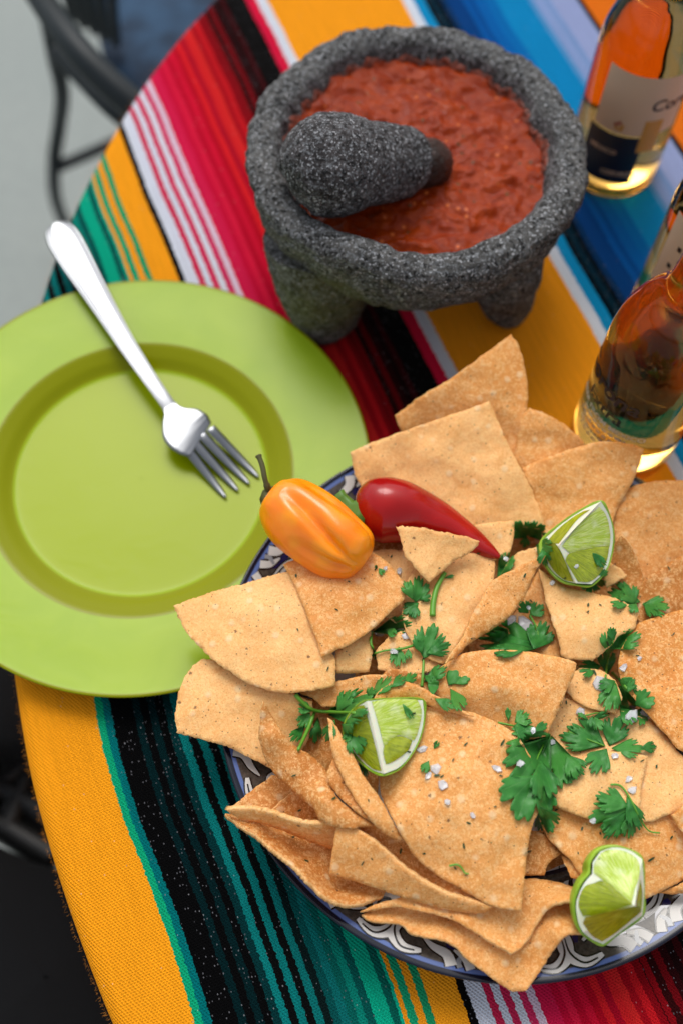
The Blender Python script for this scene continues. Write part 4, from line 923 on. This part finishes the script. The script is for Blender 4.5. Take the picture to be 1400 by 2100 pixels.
def flat_fill(pts3, grid=7, step=5, extra=0., sharp=30, fn=None):
    ol = smooth_outline([(p[0], p[1]) for p in pts3], step, .15, random.Random(1), sharp)
    v2, tris = fill(ol, grid); Q = np.array(v2)
    f_ = fn or tps([(p[0], p[1], p[2] / 1000.) for p in pts3]); z = f_(Q) + extra
    return [up(p[0], p[1], float(h)) for p, h in zip(v2, z)], tris, v2
def inset(poly_, d):
    c_ = np.mean([p[:2] for p in poly_], 0); out = []
    for p in poly_:
        v_ = np.array(p[:2]) - c_; L = np.hypot(*v_); v_ = v_ * max(0, L - d) / L; out.append((c_[0] + v_[0], c_[1] + v_[1], p[2]))
    return out
def lime(label, faces, segs, rim, depth, bulge, lowc, apex):
    """faces: flat cut faces (pith); segs: (poly, mat) pulp; rim: outer loop of the rind"""
    o = thing('lime_wedge', up(*[sum(p[i] for p in rim) / len(rim) / (1 if i < 2 else 1000) for i in range(3)]), label, 'lime', 'lime wedges on the chips')
    V, Fc = [], []
    for f_ in faces:
        v3, tr, _ = flat_fill(f_); n0 = len(V); V += v3; Fc += [tuple(n0 + i for i in t) for t in tr]
    register(V, Fc); mkobj('pith', V, Fc, PITH, o)
    fns = [tps([(p[0], p[1], p[2] / 1000.) for p in f_]) for f_ in faces]
    def inside(f_, x, y):
        r_ = False
        for a_, b2 in zip(f_, f_[1:] + f_[:1]):
            if (a_[1] > y) != (b2[1] > y) and x < (b2[0] - a_[0]) * (y - a_[1]) / (b2[1] - a_[1]) + a_[0]: r_ = not r_
        return r_
    for poly_, mt in segs:
        cx_, cy_ = np.mean([p[:2] for p in poly_], 0); poly_ = [(cx_ + (p[0] - cx_) * 1.09, cy_ + (p[1] - cy_) * 1.09, p[2]) for p in poly_]; fi = next((i for i, f_ in enumerate(faces) if inside(f_, cx_, cy_)), 0)
        v3, tr, v2 = flat_fill(poly_, grid=6, extra=.0003, sharp=50, fn=fns[fi])
        # puffed pulp
        ol = np.array([p[:2] for p in poly_]); 
        out = []
        for p, (x, y) in zip(v3, v2):
            d = min(np.hypot(*(np.array((x, y)) - (a_ + (b2 - a_) * np.clip(((np.array((x, y)) - a_) @ (b2 - a_)) / ((b2 - a_) @ (b2 - a_) + 1e-9), 0, 1)))) for a_, b2 in zip(ol, np.roll(ol, -1, 0)))
            out.append(p + Vector((0, 0, .0009 * min(1, d / 9) ** .6 + .0002 * noise.noise(p * 900))))
        po = mkobj('pulp_segment', out, tr, mt, o); ul = po.data.uv_layers.new(name='sac'); li = np.zeros(len(po.data.loops), int); po.data.loops.foreach_get('vertex_index', li)
        D_ = np.array(v2) - np.array(apex[:2]); ul.data.foreach_set('uv', np.stack([np.arctan2(D_[:, 1], D_[:, 0]) + 7, np.hypot(*D_.T) / 100], 1)[li].astype(np.float32).ravel())
    R_ = [np.array(up(p[0], p[1], p[2] / 1000.)) for p in rim]; R_ = catmull(R_, 5, True); n = len(R_); cen = sum(R_) / n
    cen2 = cen + np.array(lowc); V, Fc = [], []; m_ = 10
    for p in R_: V.append(Vector(cen + (p - cen) * .93 + np.array((0, 0, -.0012))))
    for i in range(m_):
        t = i / (m_ - 1) * PI / 2
        for p in R_:
            h = (p - cen) * (math.cos(t) + bulge * math.sin(2 * t)); V.append(Vector(cen + h + (cen2 - cen) * math.sin(t) + np.array((0, 0, .0002 if i == 0 else 0))))
    for i in range(m_):
        for k in range(n):
            k2 = (k + 1) % n; Fc.append((i * n + k, i * n + k2, (i + 1) * n + k2, (i + 1) * n + k))
    mkobj('rind', V, Fc, RIND, o)
    return o
# lower left wedge: ridge (752,1446)-(787,1586)
Z = 78
A, B_ = (751, 1438, 94), (787, 1587, 84)
lime('lower left lime wedge with a white ridge, pale cut face turned right',
     [[A, (800, 1434, 88), (866, 1436, 80), (868, 1470, 77), (862, 1505, 75), (846, 1540, 74), (820, 1572, 76), B_], [A, B_, (765, 1580, 76), (742, 1562, 70), (720, 1535, 68), (706, 1502, 70), (712, 1476, 76), (730, 1452, 86)]],
     [([(766, 1442, 91), (800, 1437, 88), (852, 1438, 81), (860, 1462, 78), (853, 1500, 76), (846, 1516, 76), (816, 1505, 79), (790, 1530, 82), (780, 1490, 86)], PU_L), ([(794, 1518, 82), (818, 1512, 79), (842, 1520, 76), (833, 1540, 76), (806, 1560, 79), (792, 1565, 81), (787, 1540, 82)], PU_D),
      ([(746, 1452, 90), (764, 1520, 86), (778, 1576, 82), (762, 1572, 76), (742, 1554, 71), (722, 1530, 69), (710, 1502, 71), (716, 1478, 76), (732, 1456, 86)], PU_D)],
     [(800, 1432, 88), (866, 1434, 80), (871, 1470, 77), (864, 1508, 75), (848, 1543, 74), (820, 1577, 76), (787, 1591, 83), (763, 1584, 76), (740, 1566, 70), (717, 1537, 68), (703, 1502, 70), (710, 1474, 76), (728, 1450, 86), (751, 1436, 93)], 0, .10, (.0, .004, -.016), (700, 1500))
# upper wedge
T_, K_, E_ = (1231, 1028, 92), (1144, 1119, 86), (1180, 1196, 72)
lime('upper right lime wedge standing on the shield shaped chip',
     [[T_, K_, E_, (1212, 1198, 68), (1240, 1170, 67), (1252, 1135, 70), (1256, 1095, 76), (1248, 1058, 84)], [T_, (1190, 1048, 84), (1150, 1075, 76), (1112, 1108, 68), K_], [K_, (1112, 1108, 68), (1113, 1140, 66), (1130, 1170, 66), (1155, 1190, 68), E_]],
     [([(1226, 1044, 90), (1240, 1062, 85), (1247, 1095, 78), (1246, 1118, 75), (1222, 1120, 78), (1172, 1132, 82), (1156, 1118, 85), (1190, 1076, 88)], PU_L), ([(1172, 1136, 82), (1222, 1124, 77), (1245, 1122, 74), (1240, 1150, 70), (1226, 1176, 68), (1208, 1190, 69), (1186, 1190, 71), (1162, 1150, 79)], PU_D),
      ([(1205, 1048, 86), (1180, 1068, 84), (1146, 1112, 83), (1120, 1112, 70), (1150, 1080, 76), (1186, 1054, 83)], PU_D), ([(1142, 1124, 83), (1172, 1190, 72), (1154, 1186, 69), (1134, 1168, 67), (1118, 1138, 67), (1117, 1114, 69)], PU_D)],
     [(1232, 1026, 92), (1250, 1056, 84), (1259, 1095, 76), (1255, 1137, 70), (1242, 1173, 67), (1213, 1202, 67), (1182, 1200, 70), (1153, 1194, 68), (1127, 1173, 66), (1110, 1142, 66), (1109, 1107, 68), (1148, 1072, 76), (1188, 1045, 84)], 0, .08, (.0, .004, -.014), (1130, 1118))
# near wedge
O_ = (1300, 1857, 88)
lime('near lime wedge on the plate rim side, its three pulp lobes facing us',
     [[(1316, 1762, 84), (1290, 1744, 84), (1258, 1738, 84), (1230, 1746, 82), (1214, 1768, 80), (1213, 1792, 79), O_], [O_, (1213, 1792, 79), (1196, 1812, 77), (1184, 1838, 74), (1180, 1858, 72), (1184, 1890, 68), (1194, 1912, 65)],
      [O_, (1194, 1912, 65), (1212, 1926, 60), (1236, 1937, 56), (1262, 1918, 60), (1316, 1878, 70)], [O_, (1316, 1878, 70), (1320, 1830, 78), (1316, 1762, 84)]],
     [([(1304, 1768, 85), (1284, 1752, 84), (1258, 1746, 84), (1236, 1752, 82), (1222, 1772, 81), (1220, 1790, 80), (1240, 1806, 82), (1276, 1838, 86), (1292, 1848, 87), (1298, 1820, 87), (1306, 1796, 86)], PU_L), ([(1216, 1814, 79), (1240, 1812, 81), (1290, 1854, 86), (1230, 1872, 76), (1196, 1876, 71), (1188, 1858, 72), (1190, 1838, 74), (1200, 1820, 77)], PU_D),
      ([(1294, 1862, 85), (1308, 1872, 74), (1262, 1910, 62), (1234, 1928, 58), (1214, 1916, 62), (1198, 1894, 68), (1202, 1882, 70)], PU_D), ([(1304, 1854, 86), (1313, 1868, 75), (1316, 1835, 79), (1312, 1806, 82)], PU_D)],
     [(1318, 1762, 84), (1291, 1741, 84), (1258, 1734, 84), (1228, 1742, 82), (1210, 1767, 80), (1208, 1790, 79), (1192, 1810, 77), (1180, 1837, 74), (1176, 1858, 72), (1180, 1892, 68), (1192, 1916, 64), (1211, 1931, 59), (1236, 1941, 56), (1264, 1920, 60), (1318, 1879, 70), (1321, 1830, 78)], 0, .03, (-.004, .006, -.018), (1306, 1857))

# ------------------------------------------------------------------ cilantro
LG = 'cilantro leaves scattered over the chips'
def drape(v2, gap, sig=16., soft=14.):
    Q = np.array(v2); zh = np.array([hit_z(*p) for p in v2])
    d2 = ((Q[:, None] - Q[None]) ** 2).sum(-1); K = np.exp(-d2 / (2 * soft * soft)); z = (K @ zh) / K.sum(1)
    need = zh + gap - z; need = np.minimum(need, .012)
    d = np.where(need > 0, need, 0)
    if d.max() > 0: z = z + (d[None] * np.exp(-d2 / (2 * sig * sig))).max(1)
    return z
def leaflet(base, tip, spread, par, seed, lobes=3, lift=.0008, curl=.0028, mat=None, depth=.32):
    rg = random.Random(seed); b0 = np.array(base, float); ax = np.array(tip, float) - b0; L = np.hypot(*ax); ax /= L; nr_ = np.array([-ax[1], ax[0]]); S = math.radians(spread)
    ol = [b0 - ax * 0]
    N_ = int(84 + L * .5); teeth = lobes * 3
    ph = rg.uniform(0, 1); asym = rg.uniform(-.12, .12)
    for i in range(N_ + 1):
        t = i / N_; th = -S + 2 * S * t
        r = 1 - .40 * abs(th / S) ** 1.8 * (1 + asym * (1 if th > 0 else -1))
        for k in range(1, lobes):
            r *= 1 - depth * math.exp(-abs((t - k / lobes - .02 * math.sin(seed * 3 + k)) / .042) ** 1.3)
        r *= 1 - (.12 + .04 * math.sin(seed + t * 9)) * (.5 + .5 * math.cos(2 * PI * teeth * t)) ** 1.6
        r *= 1 + .05 * noise.noise(Vector((t * 6, seed * 1.7, 0)))
        r = min(r, 1.0) * L
        ol.append(b0 + ax * r * 1.04 * math.cos(th) + nr_ * r * 1.18 * math.sin(th))
    v2, tris = fill([tuple(p) for p in ol], max(3.0, L / 17)); Q = np.array(v2)
    z = drape(v2, lift)
    rel = (Q - b0) / L; u = rel @ ax; w_ = rel @ nr_; ang = np.arctan2(w_, u + 1e-6)
    z = z + curl * (np.abs(w_) ** 1.5 * 2 * rg.uniform(-.2, 1) + .6 * u * u * rg.uniform(0, 1.4)) + np.array([noise.noise(Vector((p[0] * .05, p[1] * .05, seed))) for p in v2]) * .0014 * (u > .1)
    z = z - .0004 * np.exp(-(np.sin(ang * lobes / S * 1.57) / .3) ** 2)
    zh = np.array([hit_z(*p) for p in v2]); z = np.maximum(z, np.minimum(zh + .0003, z + .004))
    V = [up(p[0], p[1], float(h)) for p, h in zip(v2, z)]
    o = mkobj('leaf_blade', V, tris, mat or LEAF, par); ul = o.data.uv_layers.new(name='leaf')
    li = np.zeros(len(o.data.loops), int); o.data.loops.foreach_get('vertex_index', li)
    uvv = np.stack([ang / S, np.hypot(u, w_)], 1)[li]; ul.data.foreach_set('uv', uvv.astype(np.float32).ravel())
    md = o.modifiers.new('thickness', 'SOLIDIFY'); md.thickness = .00025; md.offset = -1
    return V, tris, v2
def stem(pts, r, par, lift=.0012, mat=None):
    C_ = catmull(pts, 5); z = np.array([hit_z(p[0], p[1]) for p in C_])
    z2 = z.copy()
    for _ in range(6): z2 = np.maximum(z, np.convolve(np.pad(z2, 2, 'edge'), np.ones(5) / 5, 'valid'))
    P_ = [up(p[0], p[1], float(h) + lift + r * .5) for p, h in zip(C_, z2)]
    V, Fc = tube(P_, [r * (1 - .35 * i / len(P_)) for i in range(len(P_))], 8); return mkobj('stem', V, Fc, mat or STEM, par)
LC = [0]
def sprig(label, leaves, stems=(), name='cilantro_sprig'):
    b0 = leaves[0][0] if leaves else stems[0][0][0]
    o = thing(name, up(b0[0], b0[1], hit_z(*b0)), label, 'cilantro', LG); built = []
    for s_ in stems: stem(s_[0], s_[1] if len(s_) > 1 else .0008, o)
    for lf in leaves:
        LC[0] += 1; kw = lf[3] if len(lf) > 3 else {}
        V, T, v2 = leaflet(lf[0], lf[1], lf[2], o, LC[0], **kw); Q = np.array(v2)
        register(V, T, (Q[:, 0].min(), Q[:, 1].min(), Q[:, 0].max(), Q[:, 1].max()))
    return o
sprig('largest dark green cilantro leaf spread over the front of the domed and biggest chips',
      [((1138, 1600), (1180, 1578), 40, dict(lobes=2)), ((1128, 1506), (1040, 1540), 42), ((1130, 1508), (1150, 1614), 30), ((1128, 1510), (1052, 1612), 34), ((1098, 1590), (1060, 1678), 62), ((1108, 1560), (1118, 1640), 34, dict(lobes=2))],
      [([(1126, 1508), (1112, 1530), (1090, 1580), (1075, 1630)], .0006)])
sprig('small cilantro leaf with a thin upright blade left of the largest leaf',
      [((1042, 1480), (1040, 1452), 18, dict(lobes=1)), ((1052, 1488), (1092, 1500), 50), ((1054, 1482), (1084, 1464), 45), ((1092, 1500), (1120, 1484), 25, dict(lobes=1))], [([(1020, 1482), (1045, 1487), (1060, 1490)], .0007)])
sprig('four lobed cilantro leaf right of the largest leaf',
      [((1240, 1530), (1162, 1490), 36), ((1236, 1528), (1148, 1508), 24), ((1248, 1530), (1270, 1470), 40), ((1252, 1534), (1318, 1536), 26), ((1312, 1534), (1346, 1530), 30, dict(lobes=3)), ((1243, 1535), (1212, 1584), 42)],
      [([(1164, 1500), (1200, 1515), (1240, 1530)], .0006)])
sprig('cilantro tip poking out between the largest leaf and the four lobed leaf', [((1164, 1548), (1196, 1588), 30), ((1160, 1546), (1182, 1598), 28)])
sprig('half folded cilantro leaf under the edge of the biggest chip', [((1106, 1655), (1132, 1706), 42)])
sprig('curled cilantro leaf with a long thin stalk above the near lime wedge',
      [((1290, 1660), (1208, 1676), 40), ((1288, 1655), (1222, 1632), 34), ((1284, 1664), (1238, 1718), 26), ((1292, 1668), (1284, 1718), 26, dict(lobes=2)), ((1284, 1632), (1310, 1700), 22)],
      [([(1251, 1609), (1272, 1612), (1292, 1640), (1312, 1680), (1330, 1704), (1352, 1708)], .0006)])
sprig('small dark shrivelled cilantro curl at the right of the domed chip', [((1210, 1475), (1246, 1462), 16, dict(lobes=2)), ((1218, 1470), (1232, 1498), 34, dict(curl=.004)), ((1206, 1476), (1184, 1462), 14, dict(lobes=1)), ((1214, 1468), (1208, 1492), 30)], [([(1184, 1470), (1205, 1466), (1225, 1462), (1248, 1468)], .0005)])
sprig('tall lobed cilantro leaf on the freckled chip edge', [((1245, 1384), (1242, 1330), 30), ((1244, 1345), (1256, 1290), 36), ((1250, 1330), (1312, 1300), 26), ((1252, 1315), (1254, 1286), 30, dict(lobes=2))], [([(1240, 1392), (1246, 1350), (1256, 1315)], .0006)])
sprig('light green cilantro leaf below the shield shaped chip', [((1232, 1366), (1184, 1372), 34)])
sprig('cilantro leaves clustered round two large salt flakes at the right', [((1262, 1400), (1240, 1458), 34), ((1262, 1396), (1226, 1412), 34), ((1268, 1405), (1296, 1452), 40, dict(lobes=2)), ((1300, 1446), (1338, 1424), 46, dict(lobes=2)), ((1318, 1450), (1306, 1486), 40, dict(lobes=2)), ((1264, 1390), (1304, 1412), 30), ((1284, 1420), (1300, 1396), 26), ((1270, 1445), (1300, 1484), 30, dict(lobes=2))], [([(1254, 1380), (1272, 1398), (1290, 1418)], .0009)])
sprig('pair of cilantro leaves below the upper lime at the far right', [((1312, 1234), (1246, 1214), 34), ((1300, 1240), (1280, 1200), 44), ((1304, 1238), (1292, 1256), 50), ((1316, 1238), (1370, 1246), 34), ((1318, 1236), (1346, 1262), 30)])
sprig('dark cilantro leaf tucked under the upper lime wedge', [((1205, 1185), (1240, 1200), 44), ((1210, 1188), (1206, 1218), 50), ((1226, 1180), (1246, 1172), 30)])
sprig('dark cilantro leaf left of the upper lime wedge tip', [((1078, 1104), (1056, 1070), 56), ((1082, 1100), (1116, 1078), 48), ((1078, 1100), (1074, 1124), 40), ((1098, 1118), (1130, 1130), 56), ((1110, 1125), (1118, 1160), 34)])
sprig('folded cilantro leaf beside the tip of the red chili', [((1018, 1186), (1048, 1136), 24, dict(lobes=2)), ((1022, 1184), (1034, 1134), 14, dict(lobes=2))])
sprig('broad cilantro leaf with a big salt flake right of the twisted chip', [((1104, 1318), (1000, 1292), 26), ((1106, 1322), (982, 1316), 16, dict(lobes=2)), ((1100, 1330), (1010, 1334), 14, dict(lobes=2)), ((1092, 1332), (1118, 1276), 42), ((1085, 1262), (1112, 1240), 44), ((1082, 1258), (1066, 1234), 48)], [([(1085, 1262), (1100, 1290), (1104, 1325)], .0007)])
sprig('middle cilantro sprig with the largest upright leaf and a forked stem', [((868, 1352), (888, 1280), 38), ((872, 1340), (922, 1322), 30), ((866, 1342), (852, 1306), 26, dict(lobes=2)), ((868, 1398), (914, 1368), 22), ((866, 1384), (892, 1400), 24)], [([(864, 1408), (866, 1385), (868, 1350)], .0009), ([(852, 1322), (825, 1330), (790, 1334), (768, 1340)], .0008), ([(762, 1296), (760, 1318), (768, 1340)], .0009)])
sprig('cilantro leaf with a salt flake below the draped chip', [((818, 1326), (812, 1366), 38), ((780, 1328), (764, 1352), 24, dict(lobes=2)), ((836, 1330), (838, 1352), 30, dict(lobes=2))])
sprig('long cilantro leaf at the lower edge of the draped chip', [((762, 1296), (842, 1276), 20), ((790, 1290), (812, 1302), 34, dict(lobes=2))])
sprig('cilantro leaf beside the right corner of the draped chip', [((852, 1236), (858, 1182), 40), ((846, 1230), (828, 1192), 26), ((860, 1232), (882, 1220), 36), ((858, 1236), (826, 1258), 36), ((852, 1240), (848, 1268), 38)])
sprig('green cilantro stem standing on the broad flat chip', [((908, 1186), (930, 1180), 12, dict(lobes=1))], [([(886, 1263), (887, 1240), (893, 1210), (903, 1188), (912, 1174)], .0018)], 'cilantro_stalk')
sprig('dark feathery cilantro leaf above the curled bridging chip', [((758, 1436), (800, 1388), 20), ((800, 1410), (830, 1386), 24), ((824, 1402), (854, 1382), 26), ((756, 1434), (762, 1408), 30)])
sprig('two small cilantro leaf scraps left of the domed chip', [((918, 1406), (936, 1376), 40, dict(lobes=1)), ((930, 1402), (962, 1392), 22, dict(lobes=1)), ((922, 1412), (950, 1456), 26, dict(lobes=2)), ((886, 1428), (888, 1392), 28, dict(lobes=1)), ((890, 1432), (930, 1452), 24)])
sprig('bushy cilantro sprig arching over the hollow left of the lower left lime', [((668, 1462), (762, 1428), 24), ((672, 1466), (750, 1462), 26), ((690, 1462), (716, 1416), 26), ((640, 1458), (612, 1448), 40, dict(lobes=2)), ((636, 1462), (614, 1492), 36), ((626, 1488), (596, 1520), 24, dict(curl=.006)), ((652, 1470), (646, 1524), 20), ((686, 1475), (668, 1520), 26)],
      [([(606, 1424), (620, 1440), (642, 1456), (680, 1460), (730, 1462)], .0013), ([(644, 1458), (634, 1490), (612, 1537)], .0013)])
sprig('cilantro frond squeezed between the narrow chip and the lower left lime', [((716, 1504), (740, 1546), 40), ((722, 1500), (704, 1520), 30, dict(lobes=2)), ((738, 1550), (752, 1592), 22), ((700, 1484), (722, 1502), 34)])
sprig('cilantro scrap on the pulp of the upper lime wedge', [((1210, 1130), (1240, 1162), 20, dict(lobes=2))])
sprig('thin cilantro scrap on the pulp of the lower left lime wedge', [((822, 1440), (846, 1474), 14, dict(lobes=2))])
sprig('tiny cilantro leaf on the biggest chip right of the lower left lime', [((878, 1560), (866, 1584), 34, dict(lobes=2)), ((888, 1536), (898, 1520), 26, dict(lobes=2))])
sprig('thin dark cilantro squiggle near the lower corner of the biggest chip', [], [([(920, 1776), (934, 1773), (944, 1778), (952, 1790), (960, 1792)], .0006)])
sprig('tiny dark cilantro bud on the speckled chip right of the orange pepper', [((776, 1165), (786, 1178), 34, dict(lobes=2)), ((774, 1166), (768, 1160), 30, dict(lobes=1))])
# chopped flecks
V, Fc = [], []; rg = random.Random(5)
spots = [(932, 1780), (955, 1795), (1006, 1728), (960, 1688), (950, 1735), (895, 1590), (905, 1592), (954, 1526), (928, 1558), (1218, 1378), (1316, 1560), (770, 1166), (802, 1141), (866, 1232), (900, 1070 + 95), (928, 1100), (1075, 1180), (740, 1393), (735, 1510), (980, 1085 + 50), (1132, 1660), (1140, 1660), (1150, 1443), (1160, 1440), (1205, 1240), (1245, 1320), (830, 1240), (690, 1250), (1380, 1300)] + [(rg.uniform(600, 1390), rg.uniform(1150, 1800)) for _ in range(45)]
for x, y in spots:
    r = rg.uniform(2, 4.2); an = rg.uniform(0, PI); n0 = len(V); L = rg.uniform(1, 2.4)
    for k in range(6):
        a = 2 * PI * k / 6; px = x + math.cos(a) * r * L; py = y + math.sin(a) * r * .6; qx = x + (px - x) * math.cos(an) - (py - y) * math.sin(an); qy = y + (px - x) * math.sin(an) + (py - y) * math.cos(an)
        V.append(up(qx, qy, hit_z(qx, qy) + .0007 + rg.uniform(0, .0003)))
    Fc.append(tuple(range(n0 + 5, n0 - 1, -1)))
fo = mkobj('herb_flecks', V, Fc, simple('dark_herb', srgb('26421A'), .6), None, False, centroid(V)); tag(fo, 'tiny chopped dark green herb flecks sprinkled over the chips', 'herb flecks', None, 'stuff')
# ------------------------------------------------------------------ salt
SL = [(1073, 1279, 15, 'biggest salt flake, square, on the broad cilantro leaf'), (1048, 1271, 10, 'salt flake touching the left of the biggest salt flake'), (1082, 1245, 7, 'salt flake on the upper lobe of the broad cilantro leaf'),
 (1230, 1402, 14, 'oblong salt flake on the cilantro left of the clustered leaves'), (1294, 1468, 14, 'left one of two large salt flakes by the freckled chip'), (1320, 1466, 12, 'right one of two large salt flakes by the freckled chip'),
 (1277, 1369, 8, 'thin salt flake at the left edge of the freckled chip'), (1310, 1350, 5, 'small salt flake on the freckled chip'), (775, 1298, 9, 'salt flake on the long leaf below the draped chip'),
 (832, 1305, 8, 'salt flake on the broad flat chip near the middle sprig'), (807, 1336, 8, 'salt flake on the leaf below the draped chip'), (818, 1171, 6, 'salt flake on the chip right of the orange pepper'),
 (865, 1536, 11, 'glassy salt flake right beside the lower left lime rind'), (893, 1577, 10, 'salt flake second from the lime on the biggest chip'), (878, 1590, 8, 'square salt flake left of the trio on the biggest chip'), (907, 1610, 9, 'lowest salt flake of the trio on the biggest chip'),
 (916, 1645, 6, 'small salt flake below the trio on the biggest chip'), (1066, 1566, 8, 'salt flake above the largest cilantro leaf'), (1018, 1576, 9, 'thin salt flake left of the largest cilantro leaf'), (1131, 1522, 6, 'tiny salt flake at the centre of the largest cilantro leaf'),
 (1092, 1498, 6, 'curled salt flake on the small upright cilantro leaf'), (1260, 1550, 7, 'salt flake under the four lobed cilantro leaf'), (1288, 1597, 8, 'salt flake on the flat salted chip, upper'), (1296, 1620, 9, 'salt flake on the flat salted chip, lower'),
 (1215, 1683, 6, 'salt flake on the curled leaf above the near lime'), (1132, 1195, 6, 'salt flake at the top corner of the shield shaped chip'), (1036, 1145, 6, 'salt flake on the folded leaf beside the chili tip'), (1190, 1458, 9, 'faint salt flake by the dark shrivelled cilantro'),
 (1180, 1160, 6, 'salt speck on the pulp of the upper lime'), (968, 1672, 6, 'pale salt smear in the middle of the biggest chip'), (790, 1165, 5, 'tiny salt grain right of the herb bud')]
for i, (x, y, r, lab) in enumerate(SL):
    rg = random.Random(i + 40); z0 = hit_z(x, y) + .0004; n = 6; V, Fc = [], []
    top = []; a0 = rg.uniform(0, 6); el = rg.uniform(.6, 1)
    for k in range(n):
        a = 2 * PI * k / n + rg.uniform(-.3, .3); q_ = r * rg.uniform(1.0, 1.5); dx, dy = math.cos(a) * q_, math.sin(a) * q_ * el; X, Y = x + dx * math.cos(a0) - dy * math.sin(a0), y + dx * math.sin(a0) + dy * math.cos(a0); top.append((X, Y))
    hts = [rg.uniform(.0005, .0015) for _ in range(n)]
    for (X, Y), h in zip(top, hts): V.append(up(X, Y, z0))
    for (X, Y), h in zip(top, hts): V.append(up(x + (X - x) * .8, y + (Y - y) * .8, z0 + h))
    V.append(up(x, y, z0 + rg.uniform(.0006, .0015)))
    for k in range(n):
        k2 = (k + 1) % n; Fc.append((k, k2, n + k2, n + k)); Fc.append((n + k, n + k2, 2 * n))
    Fc.append(tuple(range(n)))
    bmx = bmesh.new(); o = mkobj('salt_flake', V, Fc, SALT, None, False, centroid(V)); bmx.from_mesh(o.data); bmesh.ops.recalc_face_normals(bmx, faces=bmx.faces); bmx.to_mesh(o.data); bmx.free()
    tag(o, lab, 'salt flake', 'coarse salt flakes on the chips')
for o in bpy.data.objects:
    if '_off' in o: del o['_off']
